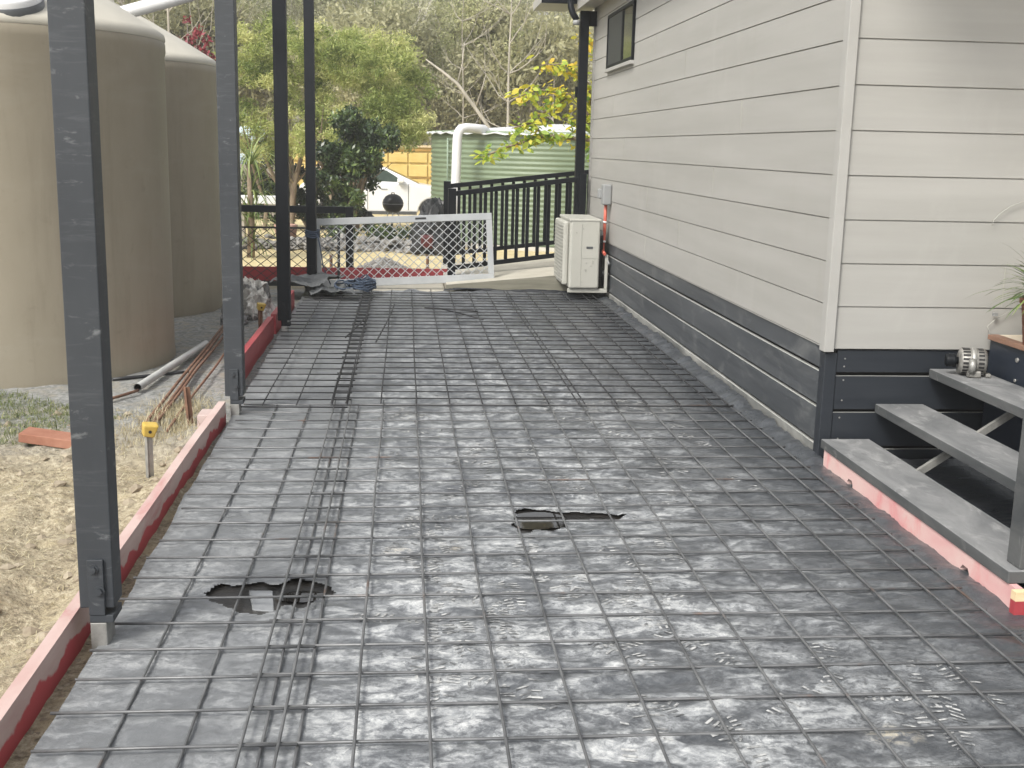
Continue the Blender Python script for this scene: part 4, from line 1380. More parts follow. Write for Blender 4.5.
def railing(y, x0, x1, z0, slope, label, nb):
    t = thing("ramp_railing", label, "railing", (x0, y, 0), 0, "charcoal railings of the ramp")
    L = x1 - x0
    def sl(x):
        return z0 + slope * x
    for x in (0.0, L):
        MB().box(x - 0.045, -0.045, 0.02 + 0.09 * x, x + 0.045, 0.045, sl(x) + 0.03).build("post", CHAR2, t, bevel=0.004)
    def bar(xa, xb, za, h, d):
        b = MB()
        b.hexa([(xa, -d, za + slope * xa), (xb, -d, za + slope * xb), (xb, d, za + slope * xb), (xa, d, za + slope * xa)],
               [(xa, -d, za + h + slope * xa), (xb, -d, za + h + slope * xb), (xb, d, za + h + slope * xb), (xa, d, za + h + slope * xa)])
        return b
    bar(0.046, L - 0.046, z0 - 0.06, 0.055, 0.035).build("top_rail", CHAR2, t, bevel=0.004)
    bar(0.046, L - 0.046, z0 - 0.90, 0.05, 0.022).build("bottom_rail", CHAR2, t)
    for i in range(nb):
        x = 0.046 + (L - 0.092) * (i + 0.75) / (nb + 0.5)
        MB().box(x - 0.019, -0.016, sl(x) - 0.849, x + 0.019, 0.016, sl(x) - 0.061).build("baluster", CHAR2, t)
    return t
railing(13.38, 0.53, 2.02, 1.05, 0.135, "near charcoal ramp railing ending at the verandah post", 11)
railing(14.72, 0.52, 3.0, 1.09, 0.12, "far charcoal ramp railing seen through the near one", 17)

b = MB()
b.box(-0.92, 12.46, -0.09, 0.435, 13.74, -0.012)
struct(b.build("path", CONC))

# ---------------------------------------------------------------- yard beyond: rubble, machines, car, tank, container
q = random.Random(31)
b = MB()
for _ in range(260):
    a, rr = q.uniform(0, 2 * PI), q.random() ** 0.6
    x, y = -0.30 + 0.34 * rr * math.cos(a), 15.6 + 0.5 * rr * math.sin(a)
    pebble(b, x, y, ground_z(x, y) + 0.15 * (1 - rr), q.uniform(0.02, 0.05), q)
o = stuff(b.build("rubble_heap", STONE))
o["label"] = "low heap of grey rubble on the dry grass"
b = MB()
for _ in range(900):
    x = q.uniform(-2.9, 0.8)
    y = 19.2 + q.gauss(0, 0.28)
    pebble(b, x, y, ground_z(x, y) + abs(q.gauss(0, 0.07)), q.uniform(0.03, 0.10), q)
o = stuff(b.build("rock_edging", STONE))
o["label"] = "row of broken grey rocks along the far edge of the dry grass"

# dark low garden plants behind the rocks
# kettle barbecue
kt = thing("kettle_barbecue", "round black kettle barbecue on three legs in front of the white car", "barbecue", (-0.285, 27.0, -0.285))
b = MB()
b.lathe([(0, 0.30), (0.10, 0.315), (0.18, 0.36), (0.232, 0.45), (0.24, 0.51), (0.236, 0.515)], 28)
b.build("bowl", ENAMEL, kt)
b = MB()
b.lathe([(0.243, 0.512), (0.243, 0.53), (0.225, 0.60), (0.17, 0.68), (0.09, 0.725), (0, 0.735)], 28)
lid = b.build("lid", ENAMEL, kt)
MB().tube([(-0.04, 0, 0.73), (-0.03, 0, 0.76), (0.03, 0, 0.76), (0.04, 0, 0.73)], 0.012, 6).build("handle", ENAMEL, lid)
MB().lathe([(0.240, 0.5105), (0.247, 0.5105), (0.247, 0.517), (0.240, 0.517)], 28).build("rim_band", SILVER, kt)
for a in (0.5, 2.6, 4.7):
    MB().tube([(0.13 * math.cos(a), 0.13 * math.sin(a), 0.33), (0.2 * math.cos(a), 0.2 * math.sin(a), 0.0)], 0.013, 6).build("leg", SILVER, kt)

# white car, nose to the right
car = thing("parked_car", "white hatchback parked behind the dark shrub, nose towards the green tank", "car", (-0.60, 30.2, -0.345))
car.scale = (0.95, 0.95, 0.95)
side = [(-2.15, 0.30), (-2.17, 0.62), (-2.10, 0.92), (-1.95, 1.02), (-1.62, 1.05), (0.72, 1.00), (1.05, 0.98), (1.55, 0.90), (1.92, 0.80), (2.08, 0.66), (2.12, 0.42), (2.05, 0.26)]
def arch(cx, r=0.345):
    return [(cx + r * math.cos(a), 0.26 + max(0.0, r * math.sin(a)) * 1.05) for a in [PI * i / 8 for i in range(9)]]
outline = side + arch(1.32) + arch(-1.30)
b = MB()
k = len(outline)
b.prism([(x, z) for x, z in outline], -0.86, 0.86, 'y')
body = b.build("body", CARW, car, bevel=0.05, fixn=True, seg=3)
b = MB()
cab = [(-2.02, 1.02), (-1.72, 1.38), (-1.2, 1.47), (-0.35, 1.48), (0.10, 1.40), (1.02, 0.985)]
k = len(cab)
vs = []
for x, z in cab:
    inset = 0.86 - 0.26 * (z - 0.98) / 0.5
    vs += [(x, -inset, z), (x, inset, z)]
fs = [(2 * i, 2 * i + 1, 2 * i + 3, 2 * i + 2) for i in range(k - 1)] + [tuple(2 * i for i in range(k)), tuple(2 * i + 1 for i in reversed(range(k)))]
b.add(vs, fs)
b.build("cabin", CARW, car, bevel=0.03, fixn=True)
CARGL = M("car_glass", (0.03, 0.045, 0.035), (0.045, 0.065, 0.05), rough=0.12, spec=0.25)
def side_glass(pts):
    b = MB()
    o_ = []
    for x, z in pts:
        inset = 0.86 - 0.26 * (z - 0.98) / 0.5
        o_.append((x, -inset - 0.006, z))
    i_ = [(x, y + 0.012, z) for x, y, z in o_]
    k = len(o_)
    b.add(o_ + i_, [tuple(range(k)), tuple(reversed(range(k, 2 * k)))] + [(i, i + k, (i + 1) % k + k, (i + 1) % k) for i in range(k)])
    return b
side_glass([(-0.30, 1.06), (0.62, 1.04), (0.14, 1.33), (-0.30, 1.41)]).build("side_window", CARGL, car, fixn=True)
side_glass([(-1.45, 1.07), (-0.38, 1.06), (-0.38, 1.41), (-1.15, 1.40)]).build("side_window", CARGL, car, fixn=True)
b = MB()
b.add([(0.155, -0.58, 1.385), (0.155, 0.58, 1.385), (0.985, 0.80, 1.012), (0.985, -0.80, 1.012)], [(0, 1, 2, 3)])
b.add([(0.15, -0.58, 1.375), (0.15, 0.58, 1.375), (0.98, 0.80, 1.002), (0.98, -0.80, 1.002)], [(3, 2, 1, 0)])
b.build("windscreen", CARGL, car)
b = MB()
b.box(0.42, -1.02, 1.03, 0.60, -0.87, 1.15)
b.build("wing_mirror", CARW, car, bevel=0.03)
for cx in (1.32, -1.30):
    for y in (-0.80, 0.80):
        wv_ = MB()
        mm = Matrix.Translation((cx, y, 0.315)) @ Matrix.Rotation(R(90), 4, 'X')
        wv_.lathe([(0.0, -0.09), (0.29, -0.09), (0.315, -0.07), (0.315, 0.07), (0.29, 0.09), (0.0, 0.09)], 28, mat=mm)
        w_ = wv_.build("wheel", TYRE, car)
        sg = 0.095 if y < 0 else -0.095
        MB().lathe([(0.0, sg), (0.19, sg), (0.20, sg * 0.9)], 20, mat=mm).build("rim", RIM, w_)
for y in (-0.66, 0.66):
    MB().box(1.86, y - 0.16, 0.62, 2.075, y + 0.16, 0.74).build("headlight", M("headlight_glass", (0.5, 0.52, 0.54), rough=0.1), car, bevel=0.02)
MB().box(0.0, -0.872, 0.84, 0.16, -0.862, 0.87).build("door_handle", SILVER, car)
MB().box(0.70, -0.866, 0.32, 0.715, -0.859, 0.99).build("door_seam", BADGE, car)
MB().box(-0.36, -0.866, 0.32, -0.345, -0.859, 1.0).build("door_seam", BADGE, car)
MB().box(-0.95, -0.875, 0.20, 0.93, -0.80, 0.285).build("sill_trim", BADGE, car)

# tarpaulin heap and machine
crumple("tarpaulin_heap", "black tarpaulin draped over a heap beside the railing end", "tarpaulin", TARP, (0.50, 18.8, -0.12), (0.40, 0.5, 0.78), 0.30, 2.3, 60)
mc = thing("garden_machine", "small red machine with black wheels in front of the black tarpaulin", "machine", (0.33, 18.15, -0.11))
MB().box(-0.09, -0.12, 0.10, 0.10, 0.12, 0.30).build("engine_cover", REDENG, mc, bevel=0.03)
for x in (-0.16, 0.2):
    mm = Matrix.Translation((x, -0.1, 0.10)) @ Matrix.Rotation(R(90), 4, 'X')
    MB().lathe([(0, -0.03), (0.10, -0.03), (0.10, 0.03), (0, 0.03)], 20, mat=mm).build("wheel", TYRE, mc)
MB().box(-0.2, -0.1, 0.08, 0.22, 0.1, 0.13).build("chassis", BLACKM, mc)
b = MB()
b.lathe([(0, 0), (0.11, 0), (0.14, 0.22), (0.13, 0.30), (0.08, 0.34), (0.08, 0.40), (0, 0.40)], 20)
o = b.build("garden_pot", ENAMEL)
o.location = (-0.78, 25.0, -0.25)
tag(o, "small black pot on the ground left of the kettle barbecue", "pot")

# green corrugated tank
gt = thing("green_water_tank", "round green corrugated steel water tank with a pale roof behind the railing", "water tank", (2.86, 21.9, -0.17))
GR = 2.38
prof = []
z = 0.08
while z < 1.97:
    prof += [(GR, z), (GR + 0.014, z + 0.021), (GR + 0.014, z + 0.042), (GR, z + 0.063)]
    z += 0.084
b = MB()
b.lathe(prof, 96)
b.build("tank_wall", GREEN, gt)
b = MB()
nseg = 160
vs, fs = [], []
for j in range(nseg):
    a = 2 * PI * j / nseg
    wz = 0.014 * math.cos(j * PI / 1.0) if False else 0.016 * math.sin(2 * PI * j / 4)
    vs += [((GR + 0.10) * math.cos(a), (GR + 0.10) * math.sin(a), 1.955 + wz), (0.12 * math.cos(a), 0.12 * math.sin(a), 2.16), ((GR + 0.10) * math.cos(a), (GR + 0.10) * math.sin(a), 1.935 + wz)]
for j in range(nseg):
    p, r_ = 3 * j, 3 * ((j + 1) % nseg)
    fs += [(p, r_, r_ + 1, p + 1), (p + 2, r_ + 2, r_, p)]
fs.append(tuple(3 * j + 1 for j in range(nseg)))
b.add(vs, fs)
b.build("tank_roof", ZINC, gt)
MB().lathe([(GR + 0.18, 0.0), (GR + 0.18, 0.075), (GR - 0.2, 0.078)], 64).build("concrete_pad", CONC, gt)
ang = R(212)
ca, sa = math.cos(ang), math.sin(ang)
def onr(u, r_, z):
    return (ca * r_ - sa * u, sa * r_ + ca * u, z)
b = MB()
LADD = M("ladder_green", (0.22, 0.29, 0.22), (0.27, 0.34, 0.27), rough=0.5)
for u in (-0.13, 0.13):
    b.tube([onr(u, GR + 0.05, 0.75), onr(u, GR + 0.05, 1.86)], 0.014, 6)
for z in (0.85, 1.12, 1.39, 1.62, 1.84):
    b.tube([onr(-0.13, GR + 0.05, z), onr(0.13, GR + 0.05, z)], 0.010, 6)
b.build("ladder", LADD, gt)
b = MB()
for u in (-1.05,):
    a2 = R(262)
b.box(-0.006, -(GR + 0.024), 0.085, 0.012, -(GR + 0.012), 1.93)
b.build("seam_strip", GREEN, gt)
b = MB()
px, py = 0.845, 19.75
pts = [(px - 0.03, py, -0.1), (px - 0.01, py, 0.8), (px + 0.01, py, 1.68), (px + 0.025, py + 0.02, 1.77), (px + 0.07, py + 0.05, 1.835), (px + 0.15, py + 0.10, 1.855), (px + 0.30, py + 0.20, 1.85), (px + 0.47, py + 0.35, 1.84), (px + 0.52, py + 0.5, 1.80)]
b.tube(pts, 0.078, 16)
tag(b.build("white_downpipe", WHITEP), "thick white pipe bent over the rim of the green tank", "pipe")

# yellow container
yc = thing("shipping_container", "yellow panelled shipping container standing behind the white car", "container", (-0.3, 36.0, -0.37))
b = MB()
b.box(-3.2, 0.0, 0.08, 2.9, 2.3, 1.86)
b.build("box", YELLOW, yc)
b = MB()
x = -3.2
while x < 2.6:
    for z0, z1 in ((0.15, 0.50), (0.56, 0.92), (0.98, 1.34), (1.40, 1.70)):
        b.box(x, -0.05, z0, x + 0.56, -0.0005, z1)
    x += 0.60
b.build("side_panels", YELLOW, yc, bevel=0.015, seg=1)
b = MB()
b.box(-3.25, -0.06, 0.935, 2.95, -0.001, 0.965)
b.box(-3.25, -0.06, 0.02, 2.95, -0.001, 0.13)
b.box(-3.25, -0.06, 1.755, 2.95, -0.001, 1.80)
b.build("rails", M("container_rail", (0.34, 0.20, 0.05), rough=0.7), yc)
b = MB()
b.box(-3.28, -0.07, 1.862, 2.98, 2.35, 1.93)
b.build("roof", M("container_roof", (0.5, 0.40, 0.25), rough=0.7), yc)

# pale bits seen between the trunks
b = MB()
b.lathe([(0, 0), (0.34, 0), (0.36, 0.2), (0.35, 0.35), (0.36, 0.5), (0.35, 0.85), (0.30, 0.92), (0, 0.93)], 24)
o = b.build("blue_drum", M("pale_blue_plastic", (0.40, 0.50, 0.60), (0.50, 0.60, 0.68), rough=0.4))
o.location = (-3.78, 30.0, 1.0)
tag(o, "pale blue drum half hidden among the trunks left of the wattle", "drum")
b = MB()
b.box(-0.9, -0.5, 0.0, 0.9, 0.5, 1.28)
o = b.build("drum_stand", BARKGREY)
o.location = (-3.7, 30.05, -0.285)
tag(o, "grey timber stand under the pale blue drum", "stand")
wb = thing("white_bench", "low white bench among the trunks of the wattle", "bench", (-2.55, 21.5, -0.16))
MB().box(-0.45, -0.14, 0.62, 0.45, 0.14, 0.76).build("seat", WHITEP, wb, bevel=0.01)
for x in (-0.38, 0.38):
    MB().box(x - 0.04, -0.1, 0.0, x + 0.04, 0.1, 0.618).build("leg", BARKGREY, wb)

# ---------------------------------------------------------------- vegetation
def leaf_cloud(nl, blobs, size, seed, aspect=0.45, shell=0.55, droop=0.0, tint_amp=0.35):
    """nl leaf quads in ellipsoid clumps; returns numpy verts, faces, tint."""
    rg = np.random.default_rng(seed)
    wts = np.array([bl[3] * bl[4] * bl[5] for bl in blobs]) ** 0.7
    wts /= wts.sum()
    idx = rg.choice(len(blobs), nl, p=wts)
    B = np.array(blobs)[idx]
    d = rg.normal(size=(nl, 3))
    d /= np.linalg.norm(d, axis=1)[:, None]
    rad = rg.random(nl) ** shell
    c = B[:, :3] + d * rad[:, None] * B[:, 3:6]
    u = rg.normal(size=(nl, 3))
    u[:, 2] -= droop
    u /= np.linalg.norm(u, axis=1)[:, None]
    w = np.cross(u, rg.normal(size=(nl, 3)))
    w /= np.linalg.norm(w, axis=1)[:, None]
    s = (size * rg.uniform(0.6, 1.35, nl))[:, None]
    a = c - u * s
    e = c + u * s
    m1 = c + w * s * aspect
    m2 = c - w * s * aspect
    V = np.stack([a, m1, e, m2], 1).reshape(-1, 3)
    clump = rg.random(len(blobs))
    tint = np.clip(0.5 + tint_amp * (clump[idx] - 0.5) * 2 + rg.normal(0, 0.16, nl), 0, 1)
    return V, np.repeat(tint, 4)

def cloud_mesh(name, V, tint, mat):
    me = bpy.data.meshes.new(name)
    k = len(V)
    me.vertices.add(k)
    me.vertices.foreach_set("co", V.astype(np.float32).ravel())
    me.loops.add(k)
    me.loops.foreach_set("vertex_index", np.arange(k, dtype=np.int32))
    me.polygons.add(k // 4)
    me.polygons.foreach_set("loop_start", np.arange(0, k, 4, dtype=np.int32))
    me.polygons.foreach_set("loop_total", np.full(k // 4, 4, dtype=np.int32))
    me.update(calc_edges=True)
    at = me.attributes.new("tint", 'FLOAT', 'POINT')
    at.data.foreach_set("value", tint.astype(np.float32))
    me.materials.append(mat)
    me.validate()
    return me

def limbs(q, base, h, r0, levels, spread, out, tips, bare=0.3, n0=(3, 5)):
    """A trunk and its limbs as tubes; tips gets the ends."""
    def grow(p, d, L, r, lev):
        pts, rs = [p], [r]
        K = 5
        pp_ = Vector(p)
        dd = Vector(d)
        for i in range(K):
            dd = (dd + Vector((q.uniform(-1, 1), q.uniform(-1, 1), q.uniform(-0.3, 0.6))) * 0.16).normalized()
            pp_ = pp_ + dd * (L / K)
            pts.append(pp_.copy())
            rs.append(r * (1 - 0.55 * (i + 1) / K))
        out.tube(pts, rs, 7 if lev == 0 else 5, cap=False)
        if lev >= levels:
            tips.append(pts[-1])
            tips.append(pts[-3])
            return
        for _ in range(q.randint(*n0)):
            i = q.randint(2 if lev else 3, K)
            a = q.uniform(0, 2 * PI)
            s = q.uniform(0.5, 1.0) * spread
            nd = (dd + Vector((math.cos(a), math.sin(a), q.uniform(-0.1, 0.4))) * s).normalized()
            grow(pts[i], nd, L * q.uniform(0.5, 0.75), rs[i] * 0.62, lev + 1)
    grow(Vector(base), Vector((q.uniform(-0.1, 0.1), q.uniform(-0.1, 0.1), 1)).normalized(), h, r0, 0)

LEAF_GUM = leaf_mat("gum_leaf", [(0.18, 0.19, 0.11), (0.36, 0.365, 0.225), (0.53, 0.53, 0.35), (0.66, 0.65, 0.46)], trans=0.45)
LEAF_GUM2 = leaf_mat("gum_leaf_olive", [(0.17, 0.195, 0.08), (0.35, 0.375, 0.17), (0.51, 0.525, 0.26), (0.64, 0.63, 0.36)], trans=0.45)
LEAF_WATTLE = leaf_mat("wattle_leaf", [(0.13, 0.18, 0.045), (0.31, 0.375, 0.11), (0.48, 0.52, 0.19), (0.61, 0.60, 0.28)], trans=0.45)
LEAF_DARK = leaf_mat("dark_shrub_leaf", [(0.010, 0.020, 0.010), (0.022, 0.042, 0.018), (0.05, 0.085, 0.03), (0.16, 0.22, 0.06)], rough=0.35, trans=0.1)
LEAF_YEL = leaf_mat("yellowing_leaf", [(0.20, 0.34, 0.06), (0.38, 0.50, 0.08), (0.62, 0.62, 0.09), (0.76, 0.62, 0.07), (0.66, 0.42, 0.05)], trans=0.45)
LEAF_RED = leaf_mat("purple_red_leaf", [(0.10, 0.014, 0.022), (0.22, 0.03, 0.045), (0.34, 0.07, 0.085)], trans=0.25)
LEAF_DRY = leaf_mat("dry_understory_leaf", [(0.20, 0.20, 0.11), (0.38, 0.375, 0.215), (0.54, 0.52, 0.33)], trans=0.45)
YUC = leaf_mat("strap_leaf", [(0.07, 0.11, 0.03), (0.15, 0.21, 0.06), (0.27, 0.33, 0.13)], trans=0.2)

def make_tree(name, label, cat, q, h, r0, levels, spread, leafmat, bark, nl, size, br, seed, droop=0.4, extra=None, trunk_n=1, aspect=0.4, n0=(3, 5), blob_sq=0.8, frac=1.0):
    root = thing(name, label, cat)
    b = MB()
    tips = []
    for t in range(trunk_n):
        limbs(q, (0.35 * t * q.uniform(-1, 1), 0.35 * t * q.uniform(-1, 1), -0.1), h * q.uniform(0.9, 1.0), r0, levels, spread, b, tips, n0=n0)
    b.build("trunk", bark, root)
    blobs = []
    for p in tips:
        if q.random() < frac:
            s = br * q.uniform(0.6, 1.3)
            blobs.append((p.x, p.y, p.z, s, s, s * blob_sq))
    if extra:
        blobs += extra
    V, tint = leaf_cloud(nl, blobs, size, seed, aspect=aspect, droop=droop)
    me = cloud_mesh("crown", V, tint, leafmat)
    o = bpy.data.objects.new("crown", me)
    C.objects.link(o)
    o.parent = root
    return root

def copy_tree(root, loc, rz, sc, label):
    r = root.copy()
    C.objects.link(r)
    r.location = loc
    r.rotation_euler = (0, 0, rz)
    r.scale = (sc, sc, sc)
    r["label"] = label
    for ch in root.children:
        c = ch.copy()
        C.objects.link(c)
        c.parent = r
    return r

q = random.Random(77)
GUMG = "gum trees of the hillside wood"
kinds = [
    ("tall gum tree with a pale trunk and thin grey green crown in the wood behind", make_tree("gum_tree", "x", "tree", q, 9.5, 0.17, 2, 0.75, LEAF_GUM, BARKPALE, 9000, 0.10, 1.15, 1, frac=0.8)),
    ("leafy olive gum tree in the wood behind", make_tree("gum_tree", "x", "tree", q, 7.0, 0.16, 2, 0.85, LEAF_GUM2, BARKGREY, 11000, 0.10, 1.25, 2)),
    ("slender nearly bare pale tree in the wood behind", make_tree("bare_tree", "x", "tree", q, 7.5, 0.11, 3, 0.6, LEAF_GUM, BARKPALE, 2500, 0.08, 0.55, 3, n0=(3, 4), frac=0.5)),
    ("bushy olive brown sapling under the gum trees", make_tree("sapling", "x", "tree", q, 3.2, 0.07, 2, 0.9, LEAF_DRY, BARKGREY, 8000, 0.085, 0.85, 4)),
    ("thin grey trunked tree with sparse dull leaves in the wood behind", make_tree("gum_tree", "x", "tree", q, 8.5, 0.13, 2, 0.7, LEAF_DRY, BARKGREY, 8000, 0.085, 1.0, 5, frac=0.7)),
]
spots = []
for row, (y, step, choices) in enumerate(((38.5, 1.1, (3, 3, 3, 2, 3)), (41.0, 1.3, (3, 3, 2, 3, 1)), (44.5, 1.2, (3, 2, 4, 1, 2)), (48, 1.4, (0, 4, 2, 1, 4, 3)), (53, 1.6, (0, 1, 4, 2, 0, 4)), (59, 1.8, (0, 4, 1, 0)), (66, 2.1, (0, 1, 4, 0)), (74, 2.5, (0, 1, 4, 0)))):
    x = -0.30 * y
    while x < 0.14 * y:
        spots.append((x + q.uniform(-0.6, 0.6), y + q.uniform(-1.6, 1.6), q.choice(choices)))
        x += step * q.uniform(0.7, 1.3)
used = set()
for x, y, ki in spots:
    lab, root = kinds[ki]
    sc = q.uniform(0.85, 1.3) if ki == 3 else q.uniform(0.50, 0.70)
    loc = (x, y, ground_z(x, y) - 0.05)
    if ki not in used:
        used.add(ki)
        root.location = loc
        root.scale = (sc, sc, sc)
        root["label"] = lab
        root["group"] = GUMG if ki != 3 else "saplings under the gum trees"
    else:
        r = copy_tree(root, loc, q.uniform(0, 6.28), sc, lab)
        r["group"] = GUMG if ki != 3 else "saplings under the gum trees"

# bare pale stems that stand out in front of the wood
q = random.Random(41)
def bare_stem(x, y, h, r0, label, seed, lean=0.0):
    r0 = r0 * 0.72
    qq = random.Random(seed)
    b = MB()
    z0 = ground_z(x, y) - 0.1
    pts = [Vector((x + lean * t * t * h + 0.10 * nz(seed, t * 3), y, z0 + h * t)) for t in [i / 9 for i in range(10)]]
    b.tube(pts, [r0 * (1 - 0.8 * i / 9) for i in range(10)], 7, cap=False)
    for i in range(3, 10):
        for _ in range(qq.randint(1, 3)):
            sgn = qq.choice((-1, 1))
            L = h * qq.uniform(0.10, 0.24)
            p = pts[i].copy()
            d = Vector((sgn * qq.uniform(0.5, 1.0), qq.uniform(-0.4, 0.4), qq.uniform(0.2, 0.9))).normalized()
            br = [p.copy()]
            for k in range(4):
                d = (d + Vector((qq.uniform(-0.3, 0.3), 0, qq.uniform(-0.1, 0.35)))).normalized()
                p = p + d * L / 4
                br.append(p.copy())
            b.tube(br, [r0 * 0.36 * (1 - 0.18 * k) for k in range(5)], 5, cap=False)
            for k in (2, 3, 4):
                d2 = (d + Vector((qq.uniform(-0.8, 0.8), 0, qq.uniform(-0.2, 0.8)))).normalized()
                b.tube([br[k], br[k] + d2 * L * 0.35, br[k] + d2 * L * 0.6 + Vector((0, 0, 0.05))], [r0 * 0.18, r0 * 0.12, r0 * 0.06], 4, cap=False)
    tag(b.build("bare_tree", BARKMID), label, "tree", GUMG)
bare_stem(3.05, 35.5, 7.5, 0.085, "upright pale bare gum right above the green tank's roof", 3)
bare_stem(1.75, 37.0, 6.5, 0.055, "thin grey bare stem left of the upright pale gum", 8)
bare_stem(4.6, 37.0, 6.5, 0.06, "thin bare stem between the upright pale gum and the yellow leaves", 12)
bare_stem(-1.0, 41.0, 8.0, 0.07, "pale bare stem rising behind the crown of the wattle", 15)
bare_stem(-6.9, 36.0, 8.5, 0.10, "pale bare stem standing behind the red leaved shrub", 21)
bare_stem(-8.6, 38.0, 9.0, 0.12, "orange brown stem left of the red leaved shrub", 25)
bare_stem(-5.8, 38.0, 9.0, 0.08, "slim pale stem right behind the second post", 29)
b = MB()
b.tube([(2.80, 36, -0.3), (2.55, 36.1, 2.1), (2.1, 36.15, 2.7), (1.55, 36.2, 3.4), (1.10, 36.3, 3.75), (0.6, 36.4, 4.1)], [0.07, 0.065, 0.06, 0.055, 0.04, 0.02], 7)
b.tube([(1.55, 36.2, 3.4), (1.7, 36.3, 4.0), (1.75, 36.3, 4.6)], [0.03, 0.024, 0.012], 5)
b.tube([(2.1, 36.15, 2.7), (2.3, 36.0, 3.3), (2.4, 36.0, 3.7)], [0.03, 0.02, 0.01], 5)
tag(b.build("dead_tree", BARKMID), "leaning dead pale stem crossing the wood left of the bare gum", "tree")

# wattles over the yard: many fine stems, feathery crowns that hang to eye height
def wattle(x, y, label, seed, stems, crowns, nl):
    qq = random.Random(seed)
    t = thing("wattle_tree", label, "tree", (x, y, ground_z(x, y)), 0, "feathery wattles over the yard")
    b = MB()
    for (dx, dy, tx, tz, r) in stems:
        pts = [Vector((dx, dy, -0.1)), Vector((dx + 0.05, dy, 0.5)), Vector((dx + (tx - dx) * 0.25, dy, 0.95)), Vector((dx + (tx - dx) * 0.65, dy, 1.5 + 0.2 * (tz - 2))), Vector((tx, dy, tz))]
        b.tube(pts, [r, r * 0.85, r * 0.7, r * 0.5, r * 0.25], 7, cap=False)
        for k in (2, 3):
            for _ in range(3):
                d = Vector((qq.uniform(-1, 1), qq.uniform(-0.5, 0.5), qq.uniform(0.3, 1.0))).normalized()
                b.tube([pts[k], pts[k] + d * 0.4, pts[k] + d * 0.8 + Vector((0, 0, 0.1))], [r * 0.4, r * 0.25, r * 0.1], 5, cap=False)
    b.build("trunk", BARK, t)
    bl = []
    for (cx, cz, rx, rz2) in crowns:
        for _ in range(14):
            a, rr = qq.uniform(0, 2 * PI), qq.random() ** 0.5
            s_ = qq.uniform(0.14, 0.36)
            bl.append((cx + rx * rr * math.cos(a), qq.uniform(-0.5, 0.6), cz + rz2 * rr * math.sin(a), s_, s_, s_ * 0.7))
    V, tint = leaf_cloud(nl, bl, 0.047, seed, aspect=0.22, droop=0.3, shell=0.8, tint_amp=0.5)
    o = bpy.data.objects.new("crown", cloud_mesh("crown", V, tint, LEAF_WATTLE))
    C.objects.link(o)
    o.parent = t
wattle(-1.35, 23.6, "feathery yellow green wattle on pale forked trunks right of the farthest post", 4,
       [(0.0, 0, 0.1, 2.4, 0.09), (0.12, 0.1, 0.75, 2.3, 0.06), (-0.1, 0, -0.5, 2.3, 0.05), (0.25, 0.1, 0.35, 2.6, 0.04)],
       [(0.0, 2.9, 0.75, 0.75), (0.75, 2.6, 0.7, 0.6), (1.25, 2.25, 0.5, 0.42), (-0.1, 2.1, 0.6, 0.35), (0.4, 3.4, 0.7, 0.5), (1.0, 3.1, 0.5, 0.4), (0.5, 2.0, 0.5, 0.3), (-0.5, 1.8, 0.4, 0.25), (1.5, 1.95, 0.3, 0.3), (-0.3, 3.7, 0.6, 0.35), (0.9, 3.6, 0.6, 0.35), (1.5, 2.8, 0.4, 0.4)], 36000)
wattle(-0.55, 25.6, "feathery yellow green wattle leaning over the yellow container", 14,
       [(-0.5, 0, -0.2, 2.4, 0.05), (-0.55, 0.1, 0.3, 2.4, 0.045)],
       [(0.0, 3.2, 0.6, 0.5), (0.35, 2.65, 0.45, 0.42), (-0.5, 3.7, 0.6, 0.4), (0.3, 2.2, 0.3, 0.2)], 15000)
wattle(-2.65, 24.4, "feathery yellow green wattle between the second and third posts, its trunk forked low", 6,
       [(0.28, 0, 0.7, 2.4, 0.085), (0.22, 0, -0.5, 2.3, 0.06), (-0.25, 0.1, -0.7, 2.4, 0.05), (0.3, 0.1, 0.3, 2.6, 0.05)],
       [(-0.1, 2.9, 0.75, 0.8), (0.5, 2.5, 0.6, 0.6), (-0.6, 2.1, 0.5, 0.5), (0.3, 3.6, 0.7, 0.5), (0.35, 1.85, 0.5, 0.3), (-0.6, 3.3, 0.5, 0.5), (-0.3, 1.7, 0.6, 0.25), (0.9, 1.8, 0.3, 0.3), (-0.2, 3.9, 0.7, 0.3), (0.9, 3.4, 0.5, 0.4)], 36000)
wattle(-0.1, 39.6, "paler wattle crown rising behind the yellow container", 9,
       [(0.0, 0, 0.1, 2.6, 0.08), (0.1, 0, 0.6, 2.6, 0.06)],
       [(-0.4, 3.2, 1.2, 0.9), (0.7, 2.8, 0.9, 0.7), (-1.4, 3.8, 1.0, 0.8), (0.2, 4.4, 0.9, 0.7)], 16000)

# dark shrubs
def dark_shrub(x, y, label, seed, crowns, nl, light=0.0):
    qq = random.Random(seed)
    t = thing("dark_shrub", label, "shrub", (x, y, ground_z(x, y)), 0, "dark shrubs under the wattles")
    b = MB()
    bl = []
    for (cx, cz, rx, rz2) in crowns:
        b.tube([(0.0, 0, -0.1), (cx * 0.3, 0, cz * 0.4), (cx, 0, cz)], [0.045, 0.03, 0.012], 5, cap=False)
        for _ in range(8):
            a, rr = qq.uniform(0, 2 * PI), qq.random() ** 0.5
            s_ = qq.uniform(0.12, 0.22)
            bl.append((cx + rx * rr * math.cos(a), qq.uniform(-0.25, 0.25), cz + rz2 * rr * math.sin(a), s_, s_, s_))
    b.build("trunk", BARK, t)
    V, tint = leaf_cloud(nl, bl, 0.05, seed, aspect=0.42, droop=0.5, shell=0.6, tint_amp=0.38)
    o = bpy.data.objects.new("crown", cloud_mesh("crown", V, tint, LEAF_DARK))
    C.objects.link(o)
    o.parent = t
